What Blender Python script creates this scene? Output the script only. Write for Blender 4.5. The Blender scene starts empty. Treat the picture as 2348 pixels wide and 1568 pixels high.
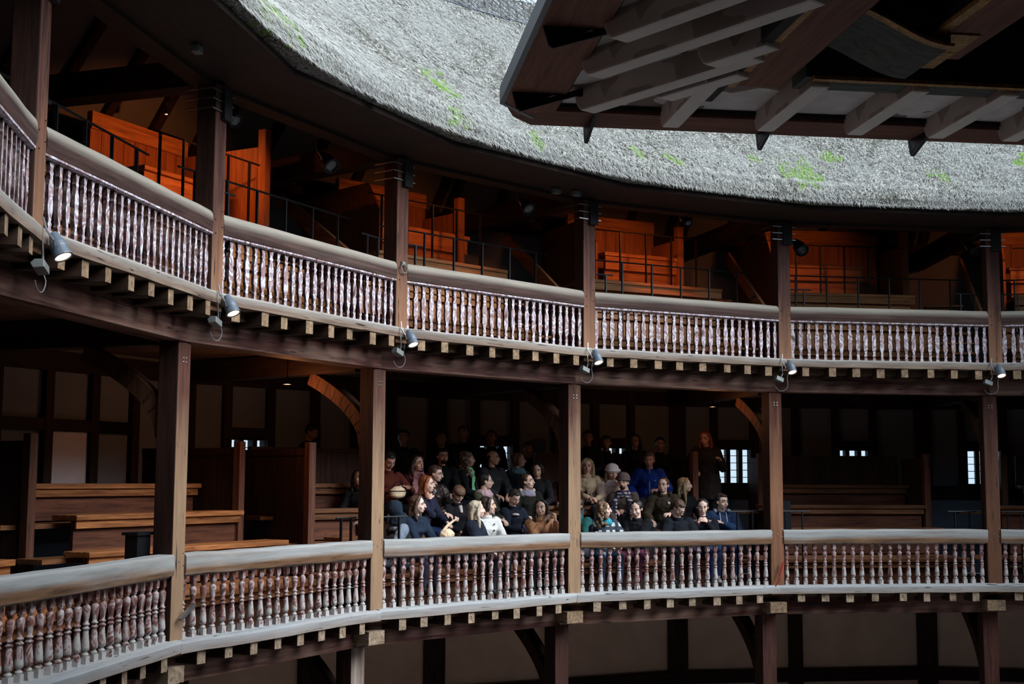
import bpy, bmesh, math, random
from math import sin, cos, pi, radians, degrees, atan2, sqrt
from mathutils import Vector, Matrix, noise
random.seed(7)
SC = bpy.context.scene
COL = SC.collection
# ---------------------------------------------------------------- camera, sky, exposure
CAM = Vector((-12.066, 0.0, 0.185))
cam = bpy.data.cameras.new('camera'); camo = bpy.data.objects.new('camera', cam); COL.objects.link(camo)
_F = Vector((0.78322363, 0.61309833, 0.10330142)); _R = Vector((0.61601944, -0.78771795, 0.00452629)); _U = _R.cross(_F)
camo.matrix_world = Matrix((( _R.x, _U.x, -_F.x, CAM.x), (_R.y, _U.y, -_F.y, CAM.y), (_R.z, _U.z, -_F.z, CAM.z), (0, 0, 0, 1)))
cam.sensor_width = 36.0; cam.lens = 3018.05/2348*36.0; cam.clip_start = 0.05; cam.clip_end = 300
SC.camera = camo
W = bpy.data.worlds.new('overcast_sky'); SC.world = W; W.use_nodes = True
_n = W.node_tree.nodes; _n['Background'].inputs[0].default_value = (0.72, 0.87, 1.0, 1); _n['Background'].inputs[1].default_value = 0.38
sun = bpy.data.lights.new('soft_sun', 'SUN'); sun.energy = 2.3; sun.angle = radians(50); sun.color = (.93, .97, 1.0)
suno = bpy.data.objects.new('soft_sun', sun); COL.objects.link(suno); suno.rotation_euler = Vector((-cos(radians(-75))*cos(radians(37)), -sin(radians(-75))*cos(radians(37)), -sin(radians(37)))).to_track_quat('-Z', 'Y').to_euler()
SC.view_settings.view_transform = 'Standard'; SC.view_settings.look = 'None'
SC.view_settings.exposure = 1.6; SC.view_settings.gamma = 1.0; SC.view_settings.use_curve_mapping = False
# ---------------------------------------------------------------- plan of the ring
TH0 = 2.2241; ST = radians(18); CH = cos(ST/2)
RU, RM, RG = 10.957, 11.30, 11.591
AU, AM, AG = RU*CH, RM*CH, RG*CH
YW = 14.9                                   # inner face of the back wall (apothem)
FU, FM, FG = 1.90, -1.50, -4.55             # floor heights
T9 = math.tan(ST/2)
def bay_angle(b): return TH0-(b+.5)*ST
def frame(ang, r=0.0, z=0.0):               # x along the bay (clockwise), y outward, z up
    c, s = cos(ang), sin(ang)
    return Matrix(((s, c, 0, c*r), (-c, s, 0, s*r), (0, 0, 1, z), (0, 0, 0, 1)))
def BM(b): return frame(bay_angle(b))
def PM(k, r, z=0): return frame(TH0-k*ST, r, z)
# ---------------------------------------------------------------- materials
def mat(name, col=(.5,.5,.5), rough=.7, metal=0.0, emit=None, es=0.0):
    m = bpy.data.materials.new(name); m.use_nodes = True; b = m.node_tree.nodes['Principled BSDF']
    b.inputs['Base Color'].default_value = (*col, 1); b.inputs['Roughness'].default_value = rough; b.inputs['Metallic'].default_value = metal
    if emit: b.inputs['Emission Color'].default_value = (*emit, 1); b.inputs['Emission Strength'].default_value = es
    return m
class NT:
    def __init__(s, m): s.t = m.node_tree; s.n = s.t.nodes; s.b = s.n['Principled BSDF']
    def add(s, typ, **kw):
        nd = s.n.new(typ)
        for k, v in kw.items(): setattr(nd, k, v)
        return nd
    def link(s, a, b): s.t.links.new(a, b)
    def coords(s, scale, rnd=True, loc=None):
        tc = s.add('ShaderNodeTexCoord'); mp = s.add('ShaderNodeMapping'); mp.inputs['Scale'].default_value = scale
        if rnd:
            oi = s.add('ShaderNodeObjectInfo'); mu = s.add('ShaderNodeMath', operation='MULTIPLY'); mu.inputs[1].default_value = 57.0
            s.link(oi.outputs['Random'], mu.inputs[0]); s.link(mu.outputs[0], mp.inputs['Location'])
        s.link(tc.outputs['Object'], mp.inputs['Vector']); return mp.outputs[0]
    def noise(s, vec, scale=1, detail=5, rough=.6, dist=0):
        nn = s.add('ShaderNodeTexNoise'); nn.inputs['Scale'].default_value = scale; nn.inputs['Detail'].default_value = detail
        nn.inputs['Roughness'].default_value = rough; nn.inputs['Distortion'].default_value = dist
        s.link(vec, nn.inputs['Vector']); return nn.outputs['Fac']
    def ramp(s, fac, stops, interp='LINEAR'):
        r = s.add('ShaderNodeValToRGB'); r.color_ramp.interpolation = interp; e = r.color_ramp.elements
        while len(e) < len(stops): e.new(.5)
        for i, (p, c) in enumerate(stops):
            e[i].position = p; e[i].color = (*c, 1) if len(c) == 3 else c
        s.link(fac, r.inputs[0]); return r.outputs[0]
    def mix(s, fac, a, b, typ='MIX'):
        m = s.add('ShaderNodeMix', data_type='RGBA', blend_type=typ)
        for sock, v in ((m.inputs[0], fac), (m.inputs[6], a), (m.inputs[7], b)):
            if hasattr(v, 'is_output'): s.link(v, sock)
            elif isinstance(v, (int, float)): sock.default_value = v
            else: sock.default_value = (*v, 1)
        return m.outputs[2]
    def math(s, op, a, b=0.0, clamp=False):
        m = s.add('ShaderNodeMath', operation=op); m.use_clamp = clamp
        for i, v in enumerate((a, b)):
            if hasattr(v, 'is_output'): s.link(v, m.inputs[i])
            else: m.inputs[i].default_value = v
        return m.outputs[0]
    def sep(s):
        tc = s.add('ShaderNodeTexCoord'); sp = s.add('ShaderNodeSeparateXYZ'); s.link(tc.outputs['Object'], sp.inputs[0]); return sp.outputs
    def bump(s, h, strength=.4, dist=.01):
        b = s.add('ShaderNodeBump'); b.inputs['Strength'].default_value = strength; b.inputs['Distance'].default_value = dist
        s.link(h, b.inputs['Height']); s.link(b.outputs[0], s.b.inputs['Normal'])
    def base(s, c): s.link(c, s.b.inputs['Base Color'])
def wood(name, c1, c2, axis='z', rough=.75, grey=None, zr=None, dark=.5, znoise=.5, knots=True):
    m = mat(name, rough=rough); t = NT(m); t.b.inputs['Specular IOR Level'].default_value = .25
    sc = {'x': (1.6, 22, 22), 'y': (22, 1.6, 22), 'z': (22, 22, 1.6)}[axis]
    v = t.coords(sc); f = t.noise(v, 1, 6, .65, .3)
    c = t.ramp(f, [(.3, c1), (.68, c2)])
    sc2 = tuple(q*.14 for q in sc); p = t.noise(t.coords(sc2), 1, 3)
    c = t.mix(t.ramp(p, [(.35, (dark,)*3), (.6, (0, 0, 0))]), c, tuple(q*.25 for q in c1))
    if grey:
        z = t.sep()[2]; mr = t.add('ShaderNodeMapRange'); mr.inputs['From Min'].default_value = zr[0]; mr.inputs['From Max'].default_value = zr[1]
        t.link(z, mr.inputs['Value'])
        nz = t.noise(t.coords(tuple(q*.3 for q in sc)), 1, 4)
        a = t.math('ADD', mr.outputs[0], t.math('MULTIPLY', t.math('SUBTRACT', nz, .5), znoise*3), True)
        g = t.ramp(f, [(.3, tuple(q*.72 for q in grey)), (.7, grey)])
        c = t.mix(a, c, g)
    if knots:
        cr = t.noise(t.coords(tuple(q*1.7 for q in sc)), 1, 2, .5, .6)
        c = t.mix(t.ramp(cr, [(.28, (1, 1, 1)), (.34, (0, 0, 0))]), c, (.012, .008, .006))
    t.base(c); t.bump(f, .5, .006); return m
def marble(name, stops, base_wear=None):
    m = mat(name, rough=.6); t = NT(m)
    f = t.noise(t.coords((5, 5, 3.6)), 1, 3, .5, 2.4)
    c = t.ramp(f, stops)
    if base_wear:
        z = t.sep()[2]; a = t.math('ADD', t.math('MULTIPLY', t.math('SUBTRACT', .42, z), 2.1), t.math('MULTIPLY', t.math('SUBTRACT', t.noise(t.coords((13, 13, 9)), 1, 4, .6, .8), .5), 4.2), True)
        c = t.mix(t.ramp(a, [(.35, (0, 0, 0)), (.6, (1, 1, 1))]), c, base_wear)
    t.base(c); t.bump(f, .2, .004); return m
def cloth(name, col, rough=.9, scale=60, vary=.25):
    m = mat(name, rough=rough); t = NT(m); t.b.inputs['Specular IOR Level'].default_value = .15
    f = t.noise(t.coords((scale,)*3, False), 1, 3)
    g = t.noise(t.coords((5,)*3, False), 1, 3)
    c = t.mix(t.ramp(g, [(.35, (0, 0, 0)), (.7, (1, 1, 1))]), tuple(q*(1-vary) for q in col), tuple(min(1, q*(1+vary)) for q in col))
    t.base(c); t.bump(f, .3, .004); return m
M = {}
M['oak_dark'] = wood('dark_oak', (.014, .007, .005), (.05, .022, .014), 'z')
M['oak_beam'] = wood('dark_oak_beam', (.012, .006, .005), (.045, .02, .014), 'x', dark=.3)
M['oak_beam_y'] = wood('dark_oak_beam_radial', (.012, .006, .005), (.04, .018, .013), 'y')
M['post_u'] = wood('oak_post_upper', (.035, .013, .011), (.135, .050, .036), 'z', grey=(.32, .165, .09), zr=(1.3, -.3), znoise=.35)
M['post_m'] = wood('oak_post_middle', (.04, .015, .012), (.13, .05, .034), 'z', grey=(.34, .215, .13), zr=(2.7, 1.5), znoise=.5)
M['rail_u'] = wood('handrail_upper', (.022, .010, .009), (.075, .038, .030), 'x', grey=(.29, .265, .225), zr=(.095, .165), znoise=.22, knots=False, dark=.2)
M['rail_m'] = wood('handrail_middle', (.10, .048, .026), (.27, .15, .082), 'x', grey=(.38, .39, .39), zr=(.045, .12), znoise=.75, knots=False, dark=.2)
M['sill_u'] = wood('sill_upper', (.10, .06, .045), (.26, .19, .14), 'x', grey=(.34, .335, .32), zr=(-.09, .01), znoise=.3, dark=.2)
M['sill_m'] = wood('sill_middle', (.20, .14, .11), (.36, .30, .26), 'x', grey=(.42, .44, .46), zr=(-.14, -.02), znoise=.3, dark=.1)
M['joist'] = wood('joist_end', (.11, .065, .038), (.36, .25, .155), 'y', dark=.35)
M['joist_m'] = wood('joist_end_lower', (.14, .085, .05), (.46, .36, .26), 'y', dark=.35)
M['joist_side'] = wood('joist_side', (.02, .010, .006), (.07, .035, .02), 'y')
M['pine'] = wood('warm_pine', (.24, .09, .03), (.58, .27, .10), 'x', rough=.45, dark=.25, knots=False)
M['pine_z'] = wood('warm_pine_boards', (.22, .08, .03), (.42, .18, .075), 'z', rough=.5, dark=.25, knots=False)
M['pine_m'] = wood('bench_oak', (.085, .030, .014), (.30, .125, .05), 'x', rough=.5, dark=.5)
M['pine_m1'] = wood('bench_oak_warm_lit', (.14, .045, .015), (.50, .20, .07), 'x', rough=.5, dark=.45)  # warm light on the left-bay benches, put into a brighter, more orange oak
M['riser_m'] = wood('riser_oak', (.05, .016, .009), (.19, .065, .032), 'x', rough=.6, dark=.5)
M['end_m'] = wood('partition_end_oak', (.07, .026, .014), (.22, .085, .045), 'z', rough=.6)
M['pine_mz'] = wood('partition_oak', (.028, .012, .008), (.085, .036, .022), 'z', rough=.6, dark=.5)
M['pine_my'] = wood('bench_oak_radial', (.08, .03, .015), (.25, .11, .05), 'y', rough=.5, dark=.5)
M['oak_warm'] = wood('brown_oak_brace', (.04, .016, .009), (.11, .047, .024), 'z', dark=.3)
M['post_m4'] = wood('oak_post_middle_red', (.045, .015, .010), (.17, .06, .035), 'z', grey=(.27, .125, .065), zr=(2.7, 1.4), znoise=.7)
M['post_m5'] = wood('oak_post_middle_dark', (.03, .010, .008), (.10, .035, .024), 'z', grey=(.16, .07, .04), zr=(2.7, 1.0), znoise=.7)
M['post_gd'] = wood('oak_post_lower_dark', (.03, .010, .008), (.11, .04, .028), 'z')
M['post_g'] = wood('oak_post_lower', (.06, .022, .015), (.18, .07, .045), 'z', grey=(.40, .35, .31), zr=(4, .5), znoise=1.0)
M['beam_face'] = wood('long_beam_oak', (.028, .009, .008), (.105, .032, .024), 'x', grey=(.22, .13, .10), zr=(2.6, -5.2), znoise=1.5)
M['pine_my2'] = wood('pine_stringer', (.18, .07, .03), (.42, .2, .09), 'y', rough=.5, dark=.2)
M['red_paint'] = mat('red_paint', (.35, .03, .02), .5)
M['bulb'] = mat('warm_bulb', (1, .6, .3), .4, 0, (1.0, .45, .15), 3.0)
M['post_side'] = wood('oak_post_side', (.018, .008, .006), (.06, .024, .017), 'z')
M['floor'] = wood('floor_boards', (.06, .035, .022), (.17, .10, .06), 'y', dark=.3)
M['marble_u'] = marble('marbled_paint', [(.30, (.06, .026, .026)), (.41, (.30, .19, .195)), (.47, (.29, .245, .31)), (.515, (.68, .66, .70)), (.55, (.30, .245, .30)), (.61, (.22, .10, .09)), (.69, (.48, .42, .44))])
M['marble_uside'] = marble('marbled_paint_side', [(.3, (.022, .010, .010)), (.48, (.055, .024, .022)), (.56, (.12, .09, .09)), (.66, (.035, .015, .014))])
M['marble_m'] = marble('marbled_paint_worn', [(.3, (.075, .024, .022)), (.45, (.24, .105, .09)), (.53, (.50, .41, .42)), (.6, (.17, .055, .045)), (.75, (.30, .19, .17))], (.46, .44, .43))
M['iron'] = mat('black_iron', (.012, .014, .018), .5, .6)
M['black_iron2'] = mat('matt_black', (.006, .006, .007), .9)
M['steel'] = mat('galvanised_steel', (.35, .36, .38), .35, .9)
M['lamp_grey'] = mat('lamp_grey_paint', (.10, .13, .17), .45, .1)
M['flood_grey'] = mat('floodlight_grey', (.13, .145, .145), .5, .2)
M['glow'] = mat('lit_lens', (1, .8, .6), .4, 0, (1.0, .70, .46), .75)
M['glass'] = mat('window_glass', (1, 1, 1), .05)
_t = NT(M['glass']); _tr = _t.add('ShaderNodeBsdfTransparent'); _tr.inputs[0].default_value = (.93, .96, .98, 1); _gl = _t.add('ShaderNodeBsdfGlossy'); _gl.inputs['Roughness'].default_value = .03
_mx = _t.add('ShaderNodeMixShader'); _mx.inputs[0].default_value = .06; _t.link(_tr.outputs[0], _mx.inputs[1]); _t.link(_gl.outputs[0], _mx.inputs[2])
_t.link(_mx.outputs[0], _t.n['Material Output'].inputs[0])
def plaster(name, c, sc=2.0):
    m = mat(name, rough=.95); t = NT(m); f = t.noise(t.coords((sc,)*3, False), 1, 6)
    t.base(t.ramp(f, [(.3, tuple(q*.82 for q in c)), (.7, c)])); t.bump(t.noise(t.coords((30,)*3, False), 1, 3), .2, .005); return m
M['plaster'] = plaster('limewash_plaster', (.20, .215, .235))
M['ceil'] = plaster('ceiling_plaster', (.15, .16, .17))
M['plaster_g'] = plaster('buff_plaster', (.85, .62, .50))
M['plaster_b'] = plaster('blue_grey_plaster', (.15, .20, .27))
M['yard'] = plaster('yard_concrete', (.45, .44, .43), 1.0)
M['lit_panel'] = plaster('plaster_painted_lit', (.80, .76, .80))  # light falling on one wall panel, put into a paler plaster colour
M['eave'] = wood('eave_boards', (.014, .007, .006), (.035, .018, .015), 'z', dark=.3)
M['cord'] = mat('pale_cable', (.13, .135, .14), .5)
M['mesh'] = mat('wire_net', (.10, .12, .16), .5, .5)
# ---------------------------------------------------------------- mesh building
class MB:
    def __init__(s): s.v = []; s.f = []; s.mi = []; s.cur = 0
    def add(s, vs, fs, mi=None):
        o = len(s.v); s.v += [tuple(q) for q in vs]; s.f += [tuple(i+o for i in f) for f in fs]; s.mi += [s.cur if mi is None else mi]*len(fs)
    def box(s, x0, x1, y0, y1, z0, z1, mi=None):
        s.add([(x0,y0,z0),(x1,y0,z0),(x1,y1,z0),(x0,y1,z0),(x0,y0,z1),(x1,y0,z1),(x1,y1,z1),(x0,y1,z1)],
              [(0,3,2,1),(4,5,6,7),(0,1,5,4),(1,2,6,5),(2,3,7,6),(3,0,4,7)], mi)
    def ebox(s, a, b, y0, y1, z0, z1, ta, tb, mi=None):   # box whose ends are cut on the bay's radial planes (x = a+ta*y)
        P = [(a+ta*y0,y0,z0),(b+tb*y0,y0,z0),(b+tb*y1,y1,z0),(a+ta*y1,y1,z0)]
        s.add(P+[(p[0],p[1],z1) for p in P], [(0,3,2,1),(4,5,6,7),(0,1,5,4),(1,2,6,5),(2,3,7,6),(3,0,4,7)], mi)
    def bar(s, p, q, w, h=None, up=(0,0,1), mi=None):
        h = h or w; p = Vector(p); q = Vector(q); d = (q-p).normalized(); u = Vector(up)
        if abs(d.dot(u)) > .98: u = Vector((1,0,0))
        a = d.cross(u).normalized()*w/2; b = a.cross(d).normalized()*h/2
        vs = [p-a-b,p+a-b,p+a+b,p-a+b,q-a-b,q+a-b,q+a+b,q-a+b]
        s.add(vs, [(0,1,2,3),(7,6,5,4),(0,4,5,1),(1,5,6,2),(2,6,7,3),(3,7,4,0)], mi)
    def tube(s, pts, rs, seg=8, side=None, mi=None):       # rs: radius or (ra, rb) per point; rb along `side` x tangent
        pts = [Vector(p) for p in pts]; n = len(pts)
        if isinstance(rs, (int, float)): rs = [rs]*n
        vs = []; ref = Vector(side) if side is not None else None
        for i, p in enumerate(pts):
            d = (pts[min(i+1,n-1)]-pts[max(i-1,0)])
            if d.length < 1e-9: d = Vector((0,0,1))
            d.normalize()
            if ref is None: ref = Vector((1,0,0)) if abs(d.x) < .8 else Vector((0,1,0))
            a = ref-d*ref.dot(d)
            if a.length < 1e-4: a = d.orthogonal()
            a.normalize(); b = d.cross(a)
            if side is None: ref = a
            r = rs[i]; ra, rb = (r, r) if isinstance(r, (int, float)) else r
            for j in range(seg):
                t = 2*pi*j/seg; vs.append(p+a*cos(t)*ra+b*sin(t)*rb)
        fs = [tuple(range(seg))[::-1], tuple((n-1)*seg+j for j in range(seg))]
        for i in range(n-1):
            for j in range(seg):
                k = (j+1) % seg; fs.append((i*seg+j, i*seg+k, (i+1)*seg+k, (i+1)*seg+j))
        s.add(vs, fs, mi)
    def ell(s, c, r, mtx=None, seg=14, rings=9, mi=None):
        vs = []; fs = []
        for i in range(rings+1):
            t = pi*i/rings
            for j in range(seg):
                u = 2*pi*j/seg; q = Vector((sin(t)*cos(u)*r[0], sin(t)*sin(u)*r[1], cos(t)*r[2]))
                if mtx: q = mtx @ q
                vs.append(Vector(c)+q)
        for i in range(rings):
            for j in range(seg):
                k = (j+1) % seg; fs.append((i*seg+j, (i+1)*seg+j, (i+1)*seg+k, i*seg+k))
        s.add(vs, fs, mi)
    def lathe(s, prof, c=(0,0,0), seg=14, mi=None):
        n = len(prof); vs = [(c[0]+cos(2*pi*j/seg)*max(r, .001), c[1]+sin(2*pi*j/seg)*max(r, .001), c[2]+z) for z, r in prof for j in range(seg)]
        fs = [(i*seg+j, i*seg+(j+1) % seg, (i+1)*seg+(j+1) % seg, (i+1)*seg+j) for i in range(n-1) for j in range(seg)]
        s.add(vs, [tuple(range(seg))[::-1], tuple((n-1)*seg+j for j in range(seg))]+fs, mi)
    def prism(s, poly, axis, a, b, mi=None):               # extrude 2-D polygon; axis 'x': poly=(y,z); 'y': poly=(x,z); 'z': poly=(x,y)
        def P(u, w, t): return {'x': (t, u, w), 'y': (u, t, w), 'z': (u, w, t)}[axis]
        n = len(poly); vs = [P(u, w, a) for u, w in poly]+[P(u, w, b) for u, w in poly]
        s.add(vs, [tuple(range(n)), tuple(range(2*n-1, n-1, -1))]+[(i, i+n, (i+1) % n+n, (i+1) % n) for i in range(n)], mi)
    def xf(s, m):
        s.v = [tuple(m @ Vector(v)) for v in s.v]; return s
    def mesh(s, name):
        me = bpy.data.meshes.new(name); me.from_pydata(s.v, [], s.f); me.polygons.foreach_set('material_index', s.mi)
        bm = bmesh.new(); bm.from_mesh(me); bmesh.ops.recalc_face_normals(bm, faces=bm.faces); bm.to_mesh(me); bm.free(); return me
def tag(o, label=None, cat=None, group=None, kind=None):
    if label: o['label'] = label
    if cat: o['category'] = cat
    if group: o['group'] = group
    if kind: o['kind'] = kind
    return o
def obj(name, me, mats=None, mtx=None, parent=None, bevel=0, smooth=False):
    if isinstance(me, MB): me = me.mesh(name)
    if mats is not None and len(me.materials) == 0:
        for m in (mats if isinstance(mats, (list, tuple)) else [mats]): me.materials.append(M[m] if isinstance(m, str) else m)
    o = bpy.data.objects.new(name, me); COL.objects.link(o)
    if parent is not None: o.parent = parent
    if mtx is not None: o.matrix_local = mtx
    if bevel:
        bv = o.modifiers.new('bevel', 'BEVEL'); bv.width = bevel; bv.segments = 2; bv.limit_method = 'ANGLE'
    if smooth: me.polygons.foreach_set('use_smooth', [True]*len(me.polygons))
    return o
def empty(name, mtx, label=None, cat=None, group=None):
    o = bpy.data.objects.new(name, None); COL.objects.link(o); o.matrix_local = mtx; o.empty_display_size = .1
    return tag(o, label, cat, group)
def struct(name, mb, mats, mtx=None, label=None): return tag(obj(name, mb, mats, mtx), label, None, None, 'structure')
def localize(mb, mtx):    # geometry given in world/bay space, rewritten to sit in mtx's own frame
    return mb.xf(mtx.inverted())
ORD = ['first', 'second', 'third', 'fourth', 'fifth', 'sixth', 'seventh', 'eighth', 'ninth', 'tenth']

# ---------------------------------------------------------------- the ring: floors, ceilings, walls, roof
def ring(mb, r0, z0, r1, z1, ks=range(20), r2=None, mi=None):   # sloped facets between two 20-gons (circumradii)
    for k in ks:
        a, b = TH0-k*ST, TH0-(k+1)*ST
        p = [(r0*cos(a), r0*sin(a), z0), (r0*cos(b), r0*sin(b), z0), (r1*cos(b), r1*sin(b), z1), (r1*cos(a), r1*sin(a), z1)]
        mb.add(p, [(0, 1, 2, 3)], mi)
def slab(r0, r1, zt, zb):
    mb = MB()
    for k in range(20):
        a, b = TH0-k*ST, TH0-(k+1)*ST
        q = [(r0*cos(a), r0*sin(a)), (r0*cos(b), r0*sin(b)), (r1*cos(b), r1*sin(b)), (r1*cos(a), r1*sin(a))]
        mb.add([(x, y, zb) for x, y in q]+[(x, y, zt) for x, y in q], [(0,3,2,1),(4,5,6,7),(0,1,5,4),(2,3,7,6)])
    return mb
struct('floor', slab((AM+.16)/CH, 15.05, FM, FM-.10), 'floor', label='middle gallery boarded floor')
struct('floor', slab((AU+.16)/CH, 15.05, FU, FU-.10), 'floor', label='upper gallery boarded floor')
struct('floor', slab((AG-.2)/CH, 15.05, FG, FG-.25), 'floor', label='lower gallery boarded floor')
g = MB(); g.lathe([(-5.35, 22), (-5.2, 22)], seg=64); struct('ground', g, 'yard', label='grey paved yard floor')
# back walls; window openings left out
def wall_panels(z0, z1, holes):              # holes: (x0,x1,z0,z1) in bay space
    mb = MB()
    for b in range(20):
        m = BM(b); hw = YW*T9; t = .16
        hs = sorted(holes) if 2 <= b <= 7 else []
        s = MB(); x = -hw
        for (a, c, u, v) in hs:
            s.box(x, a, YW, YW+t, z0, z1); s.box(a, c, YW, YW+t, z0, u); s.box(a, c, YW, YW+t, v, z1); x = c
        s.box(x, hw, YW, YW+t, z0, z1)
        s.xf(m); mb.add(s.v, s.f)
    return mb
WIN = [(-1.55, -.90, .10, .75), (.73, 1.38, .10, .75)]
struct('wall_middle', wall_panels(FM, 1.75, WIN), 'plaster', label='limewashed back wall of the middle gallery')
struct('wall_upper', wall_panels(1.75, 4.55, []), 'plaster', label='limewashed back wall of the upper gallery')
struct('wall_ground', wall_panels(-5.2, FM-.1, []), 'plaster_g', label='buff plaster back wall of the lower gallery')
# panelled dado of blue grey below the middle windows, by bay
n_trim = [0]
def trim(mb, mt, m, lab=None):
    n_trim[0] += 1; return struct('trim_%d' % n_trim[0], mb, mt, m, lab)
for b in range(0, 7):
    d = MB(); hw = (YW-.02)*T9; d.box(-hw, hw, YW-.02, YW-.001, FM, -.12); struct('wall_dado', d, 'plaster_b', BM(b))
    for i, x in enumerate((-2.30, -1.615, -.87, -.07, .70, 1.43)):
        w = .30 if i == 0 else .13
        s = MB(); s.box(-w/2, w/2, 0, .10, 0, 1.75-(-.15)); trim(s, 'oak_dark', BM(b) @ Matrix.Translation((x, YW-.09, -.15)))
    for (z, h) in ((-.15, .24), (.755, .15), (1.5, .25)):
        s = MB(); s.box(-2.3, 2.3, 0, .09, 0, h) if z != .755 else (s.box(-1.6, -.87, 0, .09, 0, h) if b > 1 else s.box(-2.2, 1.4, 0, .09, 0, h), s.box(.7, 1.43, 0, .09, 0, h))
        trim(s, 'oak_beam', BM(b) @ Matrix.Translation((0, YW-.085, z)))
    for wi, (x0, x1, z0, z1) in enumerate(WIN if b > 1 else []):
        wn = empty('window_%d' % (b*2+wi+1), BM(b) @ Matrix.Translation(((x0+x1)/2, YW, z0))); wn['kind'] = 'structure'
        s = MB(); hw = (x1-x0)/2; h = z1-z0
        s.box(-hw, -hw+.04, -.02, .12, 0, h); s.box(hw-.04, hw, -.02, .12, 0, h); s.box(-hw, hw, -.02, .12, h-.02, h); s.box(-hw, hw, -.02, .12, 0, .03)
        for q in (-.115, .115): s.box(q-.038, q+.038, -.02, .12, 0, h)
        obj('window_frame', s, 'oak_dark', parent=wn)
        s = MB()
        for j in range(1, 5): s.box(-hw, hw, .045, .055, h*j/5-.006, h*j/5+.006)
        obj('glazing_bars', s, 'iron', parent=wn)
        s = MB(); s.box(-hw+.02, hw-.02, .058, .064, .01, h-.01); obj('pane', s, 'glass', parent=wn)
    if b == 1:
        s = MB(); s.box(-.0, .64, 0, .02, 0, .66); tag(obj('lit_plaster_panel', s, 'lit_panel', BM(b) @ Matrix.Translation((0, YW-.022, .09))), 'pale plaster panel with light painted in, above the back bench in the leftmost bay', 'panel')
    # lower gallery studs
    for x, w in ((-2.33, .36), (-.14, .24)):
        s = MB(); s.box(-w/2, w/2, 0, .12, 0, 2.6); trim(s, 'oak_dark', BM(b) @ Matrix.Translation((x, YW-.11, -4.2)))
    s = MB(); s.box(-2.32, 2.32, 0, .11, 0, .22); trim(s, 'oak_beam', BM(b) @ Matrix.Translation((0, YW-.105, -3.42)))
# neighbours across the street seen as pale brick through the panes
# ---- roof
roof = MB(); RO = 9.90; ZE = 4.245
EAV = 10.96
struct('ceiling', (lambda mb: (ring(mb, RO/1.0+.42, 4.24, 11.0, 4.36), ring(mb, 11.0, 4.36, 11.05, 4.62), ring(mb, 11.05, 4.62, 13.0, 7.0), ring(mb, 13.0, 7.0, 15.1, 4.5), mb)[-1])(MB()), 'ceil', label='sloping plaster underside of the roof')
for b in range(-1, 7):
    for x in (-1.45, -.87, -.29, .29, .87, 1.45):
        s = MB(); f = x/1.45*.98
        s.bar((f*2.28, 14.95, 4.45), (f*1.95, 12.92, 6.82), .13, .16)
        r = obj('rafter', localize(s, Matrix.Translation((f*2.1, 13.9, 5.6))), 'oak_dark', BM(b) @ Matrix.Translation((f*2.1, 13.9, 5.6)))
        tag(r, 'dark oak rafter on the sloping plaster ceiling of the upper gallery', 'rafter', 'rafters under the roof')
    for z0, y0, lab, mtn, hh in ((4.12, 10.90, 'oak wall plate above the upper posts', 'oak_beam', .30), (4.40, 14.72, 'oak plate under the rafters at the back wall', 'oak_beam', .2)):
        s = MB(); s.ebox(0, 0, 0, .22, 0, hh, 0, 0); s = MB(); hw0 = y0*T9
        s.ebox(0, 0, y0, y0+.22, z0, z0+hh, -T9, T9); mt = Matrix.Translation((0, y0, z0))
        r = obj('wall_plate', localize(s, mt), mtn, BM(b) @ mt)
        tag(r, '%s, %s' % (lab, '%s bay from left' % ORD[b+1]), 'beam', 'wall plates of the roof')
    s = MB(); s.ebox(0, 0, 10.02, 10.9, 4.165, 4.225, -T9, T9); mt = Matrix.Translation((0, 10.4, 4.2))
    tag(obj('eave_soffit', localize(s, mt), 'eave', BM(b) @ mt), 'dark boarded soffit under the thatch edge, %s bay from the left' % ORD[b+1], 'soffit', 'eave soffit boards')
# thatch: one continuous coat round the ring
def thatch():
    NA = 1200; prof = []
    for i in range(7):                      # rounded cut edge
        t = pi*.5*i/6; prof.append((9.99-.09*sin(t*1.0)+.0, 4.25+.02+.30*(1-cos(t))*.0+.05*i))
    prof = [(10.30, 4.235), (10.12, 4.235), (9.98, 4.237), (9.91, 4.262), (9.885, 4.32), (9.90, 4.40), (9.95, 4.50), (10.03, 4.60)]
    r, z = prof[-1]
    for i in range(1, 54): prof.append((r+i*.055, z+i*.0585))
    prof += [(13.02, 7.72), (13.15, 7.66)]
    for i in range(1, 12): prof.append((13.15+i*.25, 7.66-i*.27))
    vs = []; n = len(prof)
    for a in range(NA):
        t = 2*pi*a/NA; c, s = cos(t), sin(t)
        fac = cos(((t-TH0) % ST)-ST/2)
        for j, (r, z) in enumerate(prof):
            rr = r*(1+(CH/fac-1)*0.12)
            d = 0
            if 2 < j < n-10:
                d = noise.noise(Vector((rr*c*1.1, rr*s*1.1, z*1.1)))*.05+noise.noise(Vector((rr*c*5, rr*s*5, z*5)))*.022+noise.noise(Vector((rr*c*14, rr*s*14, z*14)))*.012
            vs.append(((rr-d*.7)*c, (rr-d*.7)*s, z+d*.7))
    fs = [(a*n+j, ((a+1) % NA)*n+j, ((a+1) % NA)*n+j+1, a*n+j+1) for a in range(NA) for j in range(n-1)]
    mb = MB(); mb.add(vs, fs); return mb
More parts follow.
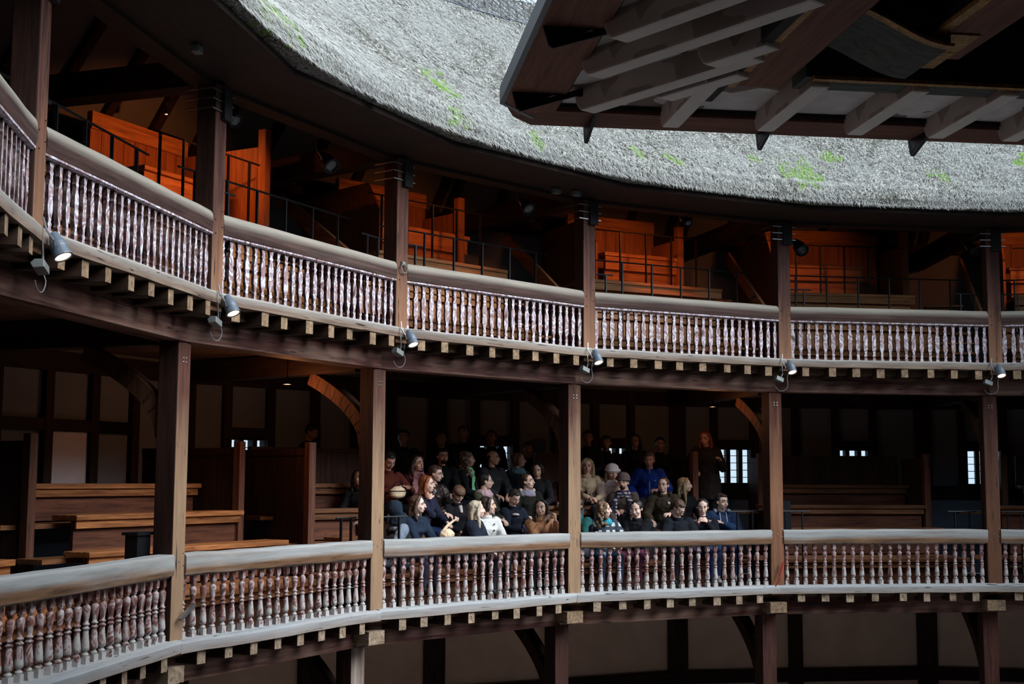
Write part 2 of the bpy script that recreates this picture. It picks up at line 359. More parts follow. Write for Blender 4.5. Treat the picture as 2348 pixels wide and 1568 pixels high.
def m_thatch():
    m = mat('weathered_thatch', rough=.95); t = NT(m); t.b.inputs['Specular IOR Level'].default_value = .1
    fine = t.noise(t.coords((38, 38, 26), False), 1, 5, .75)
    med = t.noise(t.coords((7, 7, 5), False), 1, 4, .6)
    big = t.noise(t.coords((.9, .9, .9), False), 1, 3)
    c = t.ramp(fine, [(.36, (.018, .017, .013)), (.46, (.12, .118, .10)), (.53, (.30, .30, .28)), (.63, (.78, .79, .77))])
    c = t.mix(t.ramp(med, [(.36, (.75,)*3), (.52, (0, 0, 0))]), c, (.06, .057, .045))
    c = t.mix(t.ramp(big, [(.4, (0, 0, 0)), (.62, (.45,)*3)]), c, (.40, .42, .42))
    holes = t.add('ShaderNodeTexVoronoi'); holes.inputs['Scale'].default_value = 8.0; t.link(t.coords((1, 1, 1), False), holes.inputs['Vector'])
    hd = t.ramp(holes.outputs['Distance'], [(.12, (1, 1, 1)), (.20, (0, 0, 0))]); sparse = t.ramp(t.noise(t.coords((1.6,)*3, False), 1, 2), [(.42, (0, 0, 0)), (.5, (1, 1, 1))])
    c = t.mix(t.mix(1.0, hd, sparse, 'MULTIPLY'), c, (.035, .045, .02))
    mossn = t.noise(t.coords((6, 6, 5), False), 1, 5, .7)
    tc = t.add('ShaderNodeTexCoord'); zone = None
    for (p, r) in MOSS:
        d = t.add('ShaderNodeVectorMath', operation='DISTANCE'); d.inputs[1].default_value = p; t.link(tc.outputs['Object'], d.inputs[0])
        q = t.math('SUBTRACT', 1.0, t.math('DIVIDE', d.outputs['Value'], r), True); zone = q if zone is None else t.math('MAXIMUM', zone, q)
    mm = t.math('ADD', t.math('MULTIPLY', zone, .34), t.math('MULTIPLY', mossn, 1.0))
    mm = t.ramp(mm, [(.66, (0, 0, 0)), (.73, (.9,)*3)])
    c = t.mix(mm, c, t.ramp(fine, [(.35, (.04, .11, .012)), (.6, (.26, .46, .07))]))
    t.base(c)
    t.bump(t.math('ADD', fine, t.math('MULTIPLY', med, .8)), .9, .05); return m
MOSS = [((5.62,8.44,4.72),.75),((6.4,8.3,5.08),.35),((-.32,10.39,4.98),.5),((-.49,9.89,4.45),.4),((-3.94,9.17,4.55),.5),((-4.35,8.9,4.45),.4),((-3.62,9.21,4.46),.3),((3.64,9.42,4.67),.3),((1.02,9.86,4.47),.22),((7.44,7.04,4.83),.3),((8.56,6.11,5.11),.3),((5.14,8.93,4.89),.22),((3.07,9.67,4.72),.25)]
M['thatch'] = m_thatch()
th = obj('thatched_roof', thatch(), 'thatch'); tag(th, 'grey weathered reed thatch roof with green moss patches curving over the galleries', 'roof')
M['straw'] = mat('pale_straw', (.38, .385, .37), .9)
def straw_mesh(n, edge):
    vs = []; fs = []; rnd = random.Random(3)
    for i in range(n):
        a = rnd.uniform(.40, 2.35)
        if edge: u = rnd.random(); r0 = 9.93+.05*u; z0 = 4.245+.32*u**1.5; r0 = 9.90 if u < .7 else 9.93
        else: u = rnd.random()**1.0*2.6; r0 = 10.03+u*.94; z0 = 4.61+u
        d = Vector((-cos(a), -sin(a), 0)); tn = Vector((-sin(a), cos(a), 0)); p = Vector((r0*cos(a), r0*sin(a), z0))
        L = rnd.uniform(.05, .11) if edge else rnd.uniform(.05, .12)
        dr = (d*.68+Vector((0, 0, -.72)) if not edge else d*.3+Vector((0, 0, -.6))) + tn*rnd.uniform(-.7, .7) + (d*.25+Vector((0, 0, .25)))*rnd.uniform(0, .8)
        dr.normalize(); w = tn*rnd.uniform(.003, .006); h = Vector((0, 0, .004))
        up = (d*.5+Vector((0, 0, .8)))*.012; k = len(vs)
        vs += [p-w+up, p+w+up, p+h+up, p+dr*L+up]; fs += [(k, k+1, k+3), (k+1, k+2, k+3), (k+2, k, k+3)]
    mb = MB(); mb.add(vs, fs); return mb
s1 = obj('loose_straw', straw_mesh(60000, False), 'straw', parent=th); s1['kind'] = 'stuff'
s2 = obj('straw_fringe', straw_mesh(16000, True), 'straw', parent=th); s2['kind'] = 'stuff'
# wire net laid over the ridge
s = MB()
for i in range(90):
    a = 1.05+i*.012
    for sg in (1, -1): s.tube([((12.35)*cos(a), 12.35*sin(a), 7.10), (13.0*cos(a+sg*.03), 13.0*sin(a+sg*.03), 7.80)], .006, 4)
s.tube([(12.35*cos(1.0+i*.02), 12.35*sin(1.0+i*.02), 7.10) for i in range(60)], .012, 4)
tag(obj('ridge_netting', s, 'mesh'), 'wire netting stretched over the ridge of the thatch', 'netting')

# ---------------------------------------------------------------- posts, rails, balusters, joists, beams
PO_U = ['far left', 'second from the left', 'third from the left with iron ring', 'fourth from the left', 'fifth from the left', 'sixth, near right edge']
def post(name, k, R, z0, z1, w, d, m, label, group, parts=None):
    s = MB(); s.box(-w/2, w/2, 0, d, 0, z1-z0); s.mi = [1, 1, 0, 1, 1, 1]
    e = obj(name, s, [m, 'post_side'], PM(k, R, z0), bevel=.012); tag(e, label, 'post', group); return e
for k in range(-1, 7):
    pos = PO_U[k] if 0 <= k < 6 else 'just outside the view at the %s' % ('left' if k < 0 else 'right')
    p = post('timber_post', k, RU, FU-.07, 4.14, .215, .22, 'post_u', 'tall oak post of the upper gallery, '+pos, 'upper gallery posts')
    # iron strap with coach bolts at the head
    s = MB()
    for i in range(3): s.box(-.20, .20, -.02, -.008, 2.02+i*.10, 2.032+i*.10); s.box(-.20, -.19, -.02, .3, 2.02+i*.10, 2.032+i*.10)
    for i in range(3): s.box(.11, .13, -.03, .03, 2.0+i*.1, 2.03+i*.1)
    obj('tie_rods', s, 'steel', parent=p)
    s = MB(); s.box(-.02, .125, -.05, .0, 1.95, 2.26); obj('head_bracket', s, 'black_iron2', parent=p)
    s = MB()
    for (x, z) in ((-.06, .92), (.07, .86), (.06, 1.02), (-.05, .78)): s.ell((x, -.002, z), (.009, .006, .009), seg=6, rings=4)
    obj('pegs', s, 'iron', parent=p)
    if k == 2:
        s = MB(); s.tube([(cos(t*pi/8)*.055, -.03, sin(t*pi/8)*.055+.92) for t in range(17)], .009, 6); s.box(-.03, .03, -.03, 0, .96, 1.01); obj('ring', s, 'steel', parent=p)
for k in range(0, 8):
    names = {1: 'leftmost with a knotty pale face', 2: 'second from the left', 3: 'third, between the two spectator groups', 4: 'fourth, right of the spectators', 5: 'rightmost in view'}
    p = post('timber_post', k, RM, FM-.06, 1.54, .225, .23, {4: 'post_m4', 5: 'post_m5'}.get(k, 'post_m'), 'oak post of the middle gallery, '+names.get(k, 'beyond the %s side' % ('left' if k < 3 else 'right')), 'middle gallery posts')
    s = MB()
    for (x, z) in ((-.02, 2.93), (.03, 2.93), (-.02, 2.89), (.03, 2.89), (.0, .92), (.08, 1.0), (.08, .88), (-.08, .95)): s.ell((x, -.002, z), (.010, .006, .010), seg=6, rings=4)
    obj('bolts', s, 'steel', parent=p)
    # block carrying the foot of the post, seen under the lower rail
    s = MB(); s.box(-.14, .14, -.01, .45, -.26, -.10); obj('post_foot', s, 'joist_m' if k < 3 else 'joist', parent=p)
    # curved brace from the post back up to the cross beam
    s = MB(); N = 9
    for i in range(N):
        t0, t1 = i/N, (i+1)/N
        def bp(t): return (0, .18+.95*t**1.5, 2.15+.86*t**.75)
        a, c = Vector(bp(t0)), Vector(bp(t1)); s.bar(a, c+(c-a)*.12, .16, .17, up=(0, 1, 0))
    obj('curved_brace', s, 'oak_warm', parent=p)
    if k == 4:
        s = MB(); s.tube([(-.10, -.06, .10), (-.02, -.09, .27), (.06, -.07, .50)], [.008, .016, .02], 6); obj('red_lever', s, 'red_paint', parent=p)
    if k == 1:
        s = MB(); s.bar((-.02, -.05, .36), (.14, -.10, .50), .05, .03); obj('steel_bracket', s, 'steel', parent=p)
    # lower gallery
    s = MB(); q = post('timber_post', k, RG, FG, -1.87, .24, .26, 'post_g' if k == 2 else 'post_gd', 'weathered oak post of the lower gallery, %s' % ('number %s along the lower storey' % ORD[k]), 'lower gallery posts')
    s = MB()
    for i in range(N):
        t0, t1 = i/N, (i+1)/N
        def bp2(t): return (-.0, .20+.90*t**1.5, 1.55+1.1*t**.8)
        a, c = Vector(bp2(t0)), Vector(bp2(t1)); s.bar(a, c+(c-a)*.12, .18, .18, up=(0, 1, 0))
    obj('curved_brace', s, 'oak_dark', parent=q)
    s = MB(); s.box(-.2, .17, -.03, .2, 2.69, 2.715); obj('lead_flashing', s, 'steel', parent=q)
    # radial cross beams over middle and lower galleries and under the roof
    for (z, r0, h, nm) in ((1.50, RM+.30, .28, 'middle'), (-1.92, RG+.30, .28, 'lower'), (4.12, RU+.30, .28, 'upper')):
        s = MB(); s.box(-.13, .13, 0, 15.0-r0, 0, h)
        tag(obj('cross_beam', s, 'oak_beam_y', PM(k, r0, z)), 'dark oak cross beam from post to back wall, %s gallery, %s post line' % (nm, ORD[k]), 'beam', 'cross beams')
# bressummers
for b in range(0, 7):
    for (A, z, h, lab, off) in ((AM, 1.536, .31, 'over the middle gallery', -.02), (AG, -1.87, .30, 'over the lower gallery', -.02)):
        y0 = A+off; s = MB(); s.ebox(0, 0, y0, y0+.30, z, z+h, -T9, T9); mt = Matrix.Translation((0, y0, z))
        tag(obj('timber_beam', localize(s, mt), 'beam_face', BM(b) @ mt), 'red-brown oak beam %s, %s bay from left' % (lab, ORD[b]), 'beam', 'long beams between storeys')
# floor joists with end grain showing
JX = (-1.42, -1.01, -.62, -.21, .20, .60, 1.01, 1.40)
random.seed(11)
for b in range(-1, 7):
    for lv, (A, z0, h, m, lab) in enumerate(((AU, 1.755, .145, 'joist', 'upper'), (AM, -1.665, .145, 'joist_m', 'middle'))):
        if lv == 1 and b < 0: continue
        for j, x in enumerate(JX):
            x += random.uniform(-.03, .03); w = random.uniform(.108, .128); dz = random.uniform(-.012, .012); l = .55
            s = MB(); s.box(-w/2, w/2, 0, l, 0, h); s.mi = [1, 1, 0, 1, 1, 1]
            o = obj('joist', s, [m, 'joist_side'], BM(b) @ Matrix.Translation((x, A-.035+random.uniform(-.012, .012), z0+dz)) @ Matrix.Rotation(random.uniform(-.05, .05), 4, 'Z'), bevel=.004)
            tag(o, 'oak joist end under the %s balustrade, %s in the %s bay from left' % (lab, ORD[j], ORD[b+1-lv]), 'joist', 'joist ends under the %s balustrade' % lab)
# balusters
def splat():
    prof = [(z, r*.86) for z, r in [(0, .030), (.035, .030), (.075, .021), (.10, .031), (.125, .020), (.16, .023), (.22, .039), (.29, .041), (.335, .034), (.38, .041), (.44, .040), (.50, .024), (.53, .021), (.555, .032), (.575, .021), (.61, .026), (.645, .036), (.665, .036)]]
    s = MB(); n = len(prof); d = .034
    L = [(-r, z) for z, r in prof]; Rr = [(r, z) for z, r in prof]
    vs = []
    for (z, r) in prof: vs += [(-r, -d/2, z), (r, -d/2, z), (r, d/2, z), (-r, d/2, z)]
    s.add(vs, [(3, 2, 1, 0), ((n-1)*4, (n-1)*4+1, (n-1)*4+2, (n-1)*4+3)])
    for i in range(n-1):
        a, c = i*4, i*4+4
        s.add([], [])
        s.f += [(a, a+1, c+1, c)]; s.mi += [0]
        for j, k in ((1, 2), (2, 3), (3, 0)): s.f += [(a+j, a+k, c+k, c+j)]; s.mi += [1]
    return s
def turned():
    s = MB(); s.box(-.030, .030, -.030, .030, 0, .075)
    s.lathe([(.07, .022), (.085, .031), (.10, .031), (.108, .020), (.122, .020), (.13, .034), (.16, .037), (.20, .034), (.30, .024), (.315, .024), (.32, .032), (.332, .032), (.338, .022), (.352, .022), (.358, .031), (.37, .031), (.376, .021), (.40, .023), (.48, .034), (.51, .036), (.53, .031), (.54, .019), (.548, .019), (.555, .027), (.572, .027), (.58, .030)], seg=12)
    s.box(-.027, .027, -.027, .027, .575, .66); return s
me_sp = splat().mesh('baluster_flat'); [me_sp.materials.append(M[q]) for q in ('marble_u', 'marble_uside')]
me_tu = turned().mesh('baluster_turned'); me_tu.materials.append(M['marble_m'])
me_tu.polygons.foreach_set('use_smooth', [len(p.vertices) == 4 and p.area < .0012 for p in me_tu.polygons])
def handrail_prof(y0, y1, z0, z1, r=.05):
    P = [(y0, z0), (y0-.01, z0+.05), (y0-.008, z1-r*1.5)]
    for i in range(5):
        t = pi/2*i/4; P.append((y0-.008+r*(1-cos(t)), z1-r*1.5+r*1.5*sin(t)))
    P += [(y1-.03, z1), (y1, z1-.03), (y1, z0)]; return P
BD = {-1: 'cut off at far left', 0: 'first full bay', 1: 'second full bay', 2: 'third full bay', 3: 'fourth full bay', 4: 'fifth full bay', 5: 'cut off at right edge'}
random.seed(5)
def extrude_rail(poly, hw, m, name, mt, parent, nseg=10, wob=.004):
    s = MB(); n = len(poly); vs = []
    for i in range(nseg+1):
        x = -hw+2*hw*i/nseg; dz = random.uniform(-wob, wob); dy = random.uniform(-wob, wob)
        vs += [(x, y+dy, z+dz) for y, z in poly]
    s.add(vs, [tuple(range(n))[::-1], tuple(nseg*n+i for i in range(n))]+[(i*n+j, i*n+(j+1) % n, (i+1)*n+(j+1) % n, (i+1)*n+j) for i in range(nseg) for j in range(n)])
    return obj(name, s, m, mt, parent)
for b in range(-1, 6):
    # upper
    root = empty('balustrade', BM(b) @ Matrix.Translation((0, AU, 2.014)), 'upper gallery balustrade of flat marble-painted balusters, '+BD[b], 'balustrade', 'upper gallery balustrades')
    hw = AU*T9-.10
    extrude_rail([(y, z) for y, z in handrail_prof(.02, .17, 0, .215)], hw, 'rail_u', 'handrail', Matrix.Translation((0, 0, .605)), root)
    s = MB(); s.box(-hw, hw, .03, .13, 0, .03); s.box(-hw, hw, .018, .06, .008, .026); obj('moulding', s, 'marble_u', Matrix.Translation((0, 0, .572)), root)
    hb = AU*T9-.012
    extrude_rail([(-.055, -.115), (-.06, -.02), (-.045, 0), (.16, 0), (.16, -.115)], hb, 'sill_u', 'bottom_rail', None, root)
    n = 25; w0 = hw-.045
    for i in range(n):
        x = -w0+2*w0*(i)/(n-1)
        o = obj('baluster', me_sp, None, Matrix.Translation((x+random.uniform(-.006, .006), .075, -.005)) @ Matrix.Rotation(random.uniform(-.12, .12), 4, 'Z') @ Matrix.Diagonal((1, 1, .585/.665, 1)), root)
for b in range(0, 7):
    bm_ = {0: 'far left bay', 1: 'first full bay, before empty benches', 2: 'in front of the left group of spectators', 3: 'in front of the right group of spectators', 4: 'right of the spectators', 5: 'sliver at right edge', 6: 'beyond the right edge'}[b]
    if b == 6: continue
    root = empty('balustrade', BM(b) @ Matrix.Translation((0, AM, -1.405)), 'middle gallery balustrade of turned balusters, '+bm_, 'balustrade', 'middle gallery balustrades')
    hw = AM*T9-.105
    extrude_rail(handrail_prof(.0, .19, 0, .205, .025), hw, 'rail_m', 'handrail', Matrix.Translation((0, 0, .63)), root, wob=.006)
    s = MB(); s.box(-hw, hw, .04, .14, 0, .02); obj('moulding', s, 'marble_m', Matrix.Translation((0, 0, .612)), root)
    hb = AM*T9-.008
    extrude_rail([(-.06, -.125), (-.066, -.03), (-.055, 0), (.17, 0), (.17, -.125)], hb, 'sill_m', 'bottom_rail', None, root, wob=.006)
    n = 22; w0 = hw-.065
    for i in range(n):
        x = -w0+2*w0*i/(n-1)
        obj('baluster', me_tu, None, Matrix.Translation((x+random.uniform(-.008, .008), .085, -.005)) @ Matrix.Rotation(random.uniform(-.3, .3), 4, 'Z') @ Matrix.Diagonal((1, 1, .617/.66, 1)), root)
# ---------------------------------------------------------------- seating
def bench(name, b, x0, x1, y, ztop, depth, zfloor, m, label, group, th=.06, lip=.09, ends=None):
    root = empty(name, BM(b) @ Matrix.Translation(((x0+x1)/2, y, zfloor)), label, 'bench', group)
    h = ztop-zfloor; w = (x1-x0)/2
    s = MB(); s.box(-w, w, 0, depth, h-th, h); obj('seat', s, m, parent=root, bevel=.008)
    s = MB(); s.box(-w+.03, w-.03, .035, .065, h-th-lip, h-th); obj('apron', s, m, parent=root, bevel=.004)
    s = MB(); s.box(-w+.05, w-.05, .10, .14, 0, h-th); obj('riser', s, 'riser_m' if m.startswith('pine_m') else m, parent=root)
    return root
MROWS = [(11.78, -1.05, 'front'), (12.52, -.60, 'second'), (13.15, -.235, 'third'), (13.80, .105, 'back')]
bayname = {0: 'far left bay', 1: 'first full bay', 2: 'bay of the left spectators', 3: 'bay of the right spectators', 4: 'empty bay beside the spectators', 5: 'right edge bay', 6: 'bay beyond the edge'}
for b in range(0, 6):
    for i, (y, z, nm) in enumerate(MROWS):
        x0 = (-1.30 if i < 3 or b < 3 else -.80) if i else -1.45; x1 = 1.62 if i else 1.70
        if b in (1,): x0 = (-1.55, -1.60, -1.18, -1.65)[i]; x1 = (1.6, 1.80, 1.68, 1.6)[i]
        if b == 0: x0 = -.6; x1 = (1.0, 1.12, 1.1, 1.1)[i] if i else 1.0
        bench('wooden_bench', b, x0, x1, y, z, .38, z-.42 if i else FM, 'pine_m1' if b < 2 else 'pine_m', '%s row oak bench, middle gallery, %s' % (nm, bayname[b]), 'middle gallery benches')
        # treads between the rows
        if i:
            yy = MROWS[i-1][0]+.36; zf = z-.44
            s = MB(); s.box(-1.9, 1.62, 0, y+.12-yy, -.05, 0); mt = Matrix.Translation((0, yy, zf))
            tag(obj('step_platform', s, 'pine_m', BM(b) @ mt), 'oak step before the %s row, middle gallery, %s' % (nm, bayname[b]), 'platform', 'middle gallery step platforms')
    if b not in (0,):
        bx0 = -.80 if b > 2 else -1.6; s = MB(); s.box(bx0, 1.6, 0, .05, 0, .55); s.box(bx0, 1.6, -.02, .07, .50, .56)
        if b != 1: tag(obj('back_panel', s, 'pine_mz', BM(b) @ Matrix.Translation((0, 14.25, .06))), 'boarded panel behind the back bench, middle gallery, %s' % bayname[b], 'panel', 'middle gallery back panels')
    for (x, y, nm) in ((1.68, 13.2, 'right'), (-1.68, 13.3 if b == 1 else 12.65, 'left') if b < 3 else (-1.06, 13.9, 'left')):
        if (b, nm) in ((2, 'right'), (3, 'left')): continue
        root = empty('partition', BM(b) @ Matrix.Translation((x, y, FM)), 'oak partition at the %s bench end, middle gallery, %s' % (nm, bayname[b]), 'partition', 'middle gallery partitions')
        s = MB(); s.box(-.055, .055, 0, .11, 0, 2.15); obj('end_post', s, 'end_m', parent=root, bevel=.006)
        s = MB(); L = 14.88-y if not (b > 2 and nm == 'left') else .65
        s.box(-.02, .02, .11, L, 0, 2.0); s.box(-.035, .035, .11, L, 1.98, 2.07); obj('boards', s, 'pine_mz', parent=root)
# upper gallery
UROWS = [(11.50, 2.30, 'front'), (12.05, 2.78, 'second')]
ubay = {-1: 'far left sliver', 0: 'first full bay', 1: 'second full bay', 2: 'third full bay', 3: 'fourth full bay', 4: 'fifth full bay', 5: 'right edge bay'}
def rail_run(b, pts, zt, zb, n, label, m='iron', pole=.012):
    (x0, y0), (x1, y1) = pts
    root = empty('guard_railing', BM(b) @ Matrix.Translation((x0, y0, zb)), label, 'railing', 'black iron guard railings')
    s = MB(); s.tube([(0, 0, zt-zb), (x1-x0, y1-y0, zt-zb)], pole, 6); obj('top_rod', s, m, parent=root)
    for i in range(n):
        t = (i+.5)/n
        s = MB(); s.box(-.009, .009, -.016, .016, 0, zt-zb); obj('upright', s, m, Matrix.Translation(((x1-x0)*t, (y1-y0)*t, 0)), root)
    return root
for b in range(-1, 6):
    for (y, z, nm) in UROWS:
        bench('wooden_bench', b, -1.35, 1.42, y, z, .36, z-.42, 'pine', '%s row pine bench, upper gallery, %s' % (nm, ubay[b]), 'upper gallery benches')
    # broad deck edge behind the second row
    deckx = {0: 1.35, 1: 1.2, 2: 1.55, 3: 1.62, 4: 1.12, 5: 1.2}.get(b, 1.3)
    dx0 = -.9 if b < 4 else -1.1
    s = MB(); s.box(dx0, deckx, 0, 1.05, -.05, 0); s.box(dx0, deckx, .02, .06, -.16, -.05); s.box(dx0, deckx-.05, .10, .13, -.62, -.16)
    tag(obj('seating_deck', s, 'pine', BM(b) @ Matrix.Translation((0, 12.30, 3.27)), bevel=.006), 'raised pine deck, upper gallery, %s' % ubay[b], 'deck', 'upper gallery decks')
    hx = {2: (-.25, 1.62), 3: (-.05, 1.50), 4: (-.9, .62), 5: (-1.0, 1.2)}.get(b, (-.25, 1.3))
    bench('wooden_bench', b, hx[0], hx[1], 13.22, 3.90, .42, 3.27, 'pine', 'high back row bench of knotty pine, upper gallery, %s' % ubay[b], 'upper gallery high benches', th=.06, lip=.22)
    px = {4: (-.95, 1.25), 5: (-1.05, 1.4)}.get(b, (-.28, 1.45))
    root = empty('back_partition', BM(b) @ Matrix.Translation((0, 14.1, 3.3)), 'orange-lit board partition behind the high bench, upper gallery, %s' % ubay[b], 'partition', 'upper gallery back partitions')
    s = MB(); nb = 9
    for i in range(nb):
        xa = px[0]+(px[1]-px[0])*i/nb; xb = px[0]+(px[1]-px[0])*(i+1)/nb
        s.box(xa+.004, xb-.004, 0, .03, 0, 1.3)
    obj('boards', s, 'pine_z', parent=root)
    s = MB(); s.box(px[0], px[1], -.03, .06, 1.14, 1.36); obj('cap_board', s, 'pine', parent=root, bevel=.005)
    # end post with boarded return, and stair stringer of the gangway
    top = {1: 4.66, 2: 4.48, 3: 4.44, 4: 4.52}.get(b, 4.45)
    xx = {1: 1.42, 4: 1.38}.get(b, 1.42); yy = {1: 12.7}.get(b, 13.2)
    root = empty('partition', BM(b) @ Matrix.Translation((xx, yy, 1.9)), 'pine partition with square end post, upper gallery, %s' % ubay[b], 'partition', 'upper gallery side partitions')
    s = MB(); s.box(-.06, .06, 0, .12, .0, top-1.9); obj('end_post', s, 'pine_z', parent=root, bevel=.006)
    s = MB(); s.box(-.02, .02, .12, 14.85-yy, 0, top-1.9-.22); obj('boards', s, 'pine_z', parent=root)
    s = MB() if b == 1 else MB(); s.prism([(0, 0), (1.85, 0), (1.85, 2.55), (.30, 2.55), (.0, 2.12)], 'x', -.02, .02)
    if b != 1: tag(obj('partition', s, 'pine_z', BM(b) @ Matrix.Translation((-.33 if b < 4 else -1.12, 13.0, 1.9))), 'clipped pine partition left of the seats, upper gallery, %s' % ubay[b], 'partition', 'upper gallery clipped partitions')
    root = empty('gangway_stair', BM(b) @ Matrix.Translation((-1.68, 12.3, FU)), 'steep pine stair with sloping side board, upper gallery, %s' % ubay[b], 'stair', 'upper gallery gangway stairs')
    s = MB(); s.bar((-.1, 1.10, 2.10), (-.1, -.75, .92), .05, .20, up=(0, 0, 1)); obj('side_board', s, 'pine_my2', parent=root, bevel=.005)
    s = MB()
    for i in range(7): s.box(-.75, -.12, -.75+i*.26, -.50+i*.26, .19*(i+1)-.03, .19*(i+1))
    obj('treads', s, 'pine', parent=root)
    rail_run(b, ((-1.52, 11.55), (1.62, 11.55)), 3.42, 2.3, 6, 'lower iron railing behind the parapet, upper gallery, %s' % ubay[b])
    rail_run(b, ((dx0+.05, 12.62), (deckx-.05, 12.62)), 4.12, 3.27, 5, 'higher iron railing standing on the deck, upper gallery, %s' % ubay[b])
    rail_run(b, ((-1.66, 11.05), (-1.20, 11.05)), 3.12, 2.5, 2, 'short iron rail left above the handrail, upper gallery, %s' % ubay[b])
    if b in (1, 4): rail_run(b, ((1.15, 11.05), (1.62, 11.05)), 3.12, 2.5, 2, 'short iron rail right above the handrail, upper gallery, %s' % ubay[b])
for b, xs in ((1, (1.30, 1.72)), (2, (-1.62, -1.05)), (3, (1.1, 1.66)), (4, (-1.66, -1.12)), (4, (1.15, 1.64)), (5, (-1.6, -1.2))):
    rail_run(b, ((xs[0], 11.45), (xs[1], 11.45)), -.30, FM, 2, 'short iron rail beside the %s post, middle gallery, %s' % ('right' if xs[0] > 0 else 'left', bayname[b]))
# upright black cabinet standing against the left middle-gallery post
s = MB(); s.box(-.11, .11, 0, .14, 0, 1.12); s.box(-.14, .13, -.02, .16, 1.12, 1.15); tag(obj('equipment_cabinet', s, 'iron', PM(1, RM+.27, FM) @ Matrix.Translation((-.20, 0, 0))), 'narrow black metal cabinet against the leftmost middle post', 'cabinet')
s = MB(); s.box(-.10, .10, 0, .14, 0, .30); s.box(-.09, .09, -.01, 0, .32, .47); tag(obj('control_box', s, 'iron', BM(4) @ Matrix.Translation((-1.22, 12.3, -.62))), 'small black control box at the left end of the second empty bench', 'box')
# ---------------------------------------------------------------- lamps
def aim_q(mt, tilt=28):
    p = mt.translation; a = atan2(-4.0-p.y, -2.0-p.x); d = Vector((cos(a)*sin(radians(tilt)), sin(a)*sin(radians(tilt)), -cos(radians(tilt))))
    return (mt.to_3x3().inverted() @ d).to_track_quat('-Z', 'Y').to_matrix().to_4x4()
def spot_fixture(mt, label, group, size=1.0, lit=True):
    root = empty('spotlight', mt, label, 'spotlight', group)
    q = aim_q(mt, 28 if lit else 50) @ Matrix.Scale(size, 4)
    s = MB(); s.lathe([(.17, .001), (.165, .045), (.10, .066), (.03, .088), (0, .092), (-.005, .098), (-.03, .098), (-.05, .092), (-.12, .104), (-.125, .110), (-.14, .110), (-.14, .09), (-.115, .088)], seg=24)
    for i in range(4): s.box(-.11, -.09, -.012, .012, -.02-i*.03, -.008-i*.03)
    obj('housing', s, 'lamp_grey' if lit else 'iron', q, root, smooth=False)
    s = MB(); s.ell((0, 0, -.128), (.09, .09, .012), seg=20, rings=6); obj('lens', s, 'glow' if lit else 'glass', q, root, smooth=True)
    s = MB(); s.tube([(-.085, 0, -.02), (-.11, 0, .03), (-.12, .05, .10), (-.09, .09, .20)], .008, 6); obj('yoke', s, 'steel', parent=root)
    return root
for k in range(0, 6):
    r = spot_fixture(PM(k, RU-.16, 1.88), 'lit grey stage spotlight hanging under the upper balustrade, %s from the left' % ORD[k], 'lit spotlights under the upper balustrade', .68)
    lt = bpy.data.lights.new('spot_beam', 'SPOT'); lt.energy = 18; lt.color = (1, .72, .45); lt.spot_size = radians(80); lt.shadow_soft_size = .08
    lo = bpy.data.objects.new('spot_beam', lt); COL.objects.link(lo); lo.parent = r; lo.matrix_local = aim_q(PM(k, RU-.16, 1.88)) @ Matrix.Translation((0, 0, -.11))
    root = empty('floodlight', PM(k, RU-.10, 1.70) @ Matrix.Translation((-.17, 0, 0)) @ Matrix.Scale(.7, 4), 'unlit grey floodlight left of the lit spotlight, %s from the left' % ORD[k], 'floodlight', 'unlit floodlights under the upper balustrade')
    s = MB(); s.prism([(-.07, -.05), (.05, -.06), (.09, .0), (.05, .05), (-.05, .05)], 'x', -.09, .09); obj('housing', s, 'flood_grey', Matrix.Rotation(radians(20), 4, 'Y'), root, bevel=.01)
    s = MB(); s.tube([(.06, 0, .05), (.10, .02, .12), (.09, .03, .30)], .010, 6); obj('arm', s, 'steel', parent=root)
    s = MB(); s.tube([(-.02+.11*cos(radians(200+i*14)), -.02, -.07+.11*sin(radians(200+i*14))) for i in range(12)]+[(.10, .02, .02), (.13, .03, .12)], .0045, 6)
    tag(obj('power_cable', s, 'cord', PM(k, RU-.06, 1.70) @ Matrix.Translation((-.10, 0, 0))), 'looped cable hanging between floodlight and spotlight, %s from the left' % ORD[k], 'cable', 'looped lamp cables')
# dark theatre lamps under the roof
DL = [(1, .75, 11.3, 3.95, .75), (2, -.1+.9, 11.2, 3.98, .7), (4, -1.25, 11.4, 3.87, .8), (4, 1.62, 11.3, 3.9, .7), (3, .25, 11.3, 4.1, .5), (1, -1.0, 11.3, 4.05, .6)]
for i, (b, x, y, z, sz) in enumerate(DL):
    spot_fixture(BM(b) @ Matrix.Translation((x, y, z)), 'unlit black theatre lamp under the roof, %s, %s along' % (ubay[b], ORD[i]), 'unlit theatre lamps under the roof', sz*1.25, False)
# small pale sensor boxes on the soffit and dark bird spikes on the eave
for i, (b, x, y, z) in enumerate([(0, .55, 10.6, 4.08), (1, -.25, 9.92, 4.2), (2, .9, 10.7, 4.08), (2, 1.2, 10.6, 4.08)]):
    s = MB(); s.box(-.06, .06, -.04, .04, 0, .07); s.box(-.02, .02, -.02, .02, .07, .12)
    tag(obj('sensor_box', s, 'flood_grey', BM(b) @ Matrix.Translation((x, y, z)), bevel=.01), 'small pale grey sensor box under the eave, %s of four from the left' % ORD[i], 'sensor', 'sensor boxes under the eave')
# warm working lamps in the upper gallery, one over each seating block
_unused = {0: (700, -.3), 1: (420, -.9), 2: (420, -1.0), 3: (420, -.2), 4: (200, -1.3), 5: (420, -.9), -1: (0, 0)}

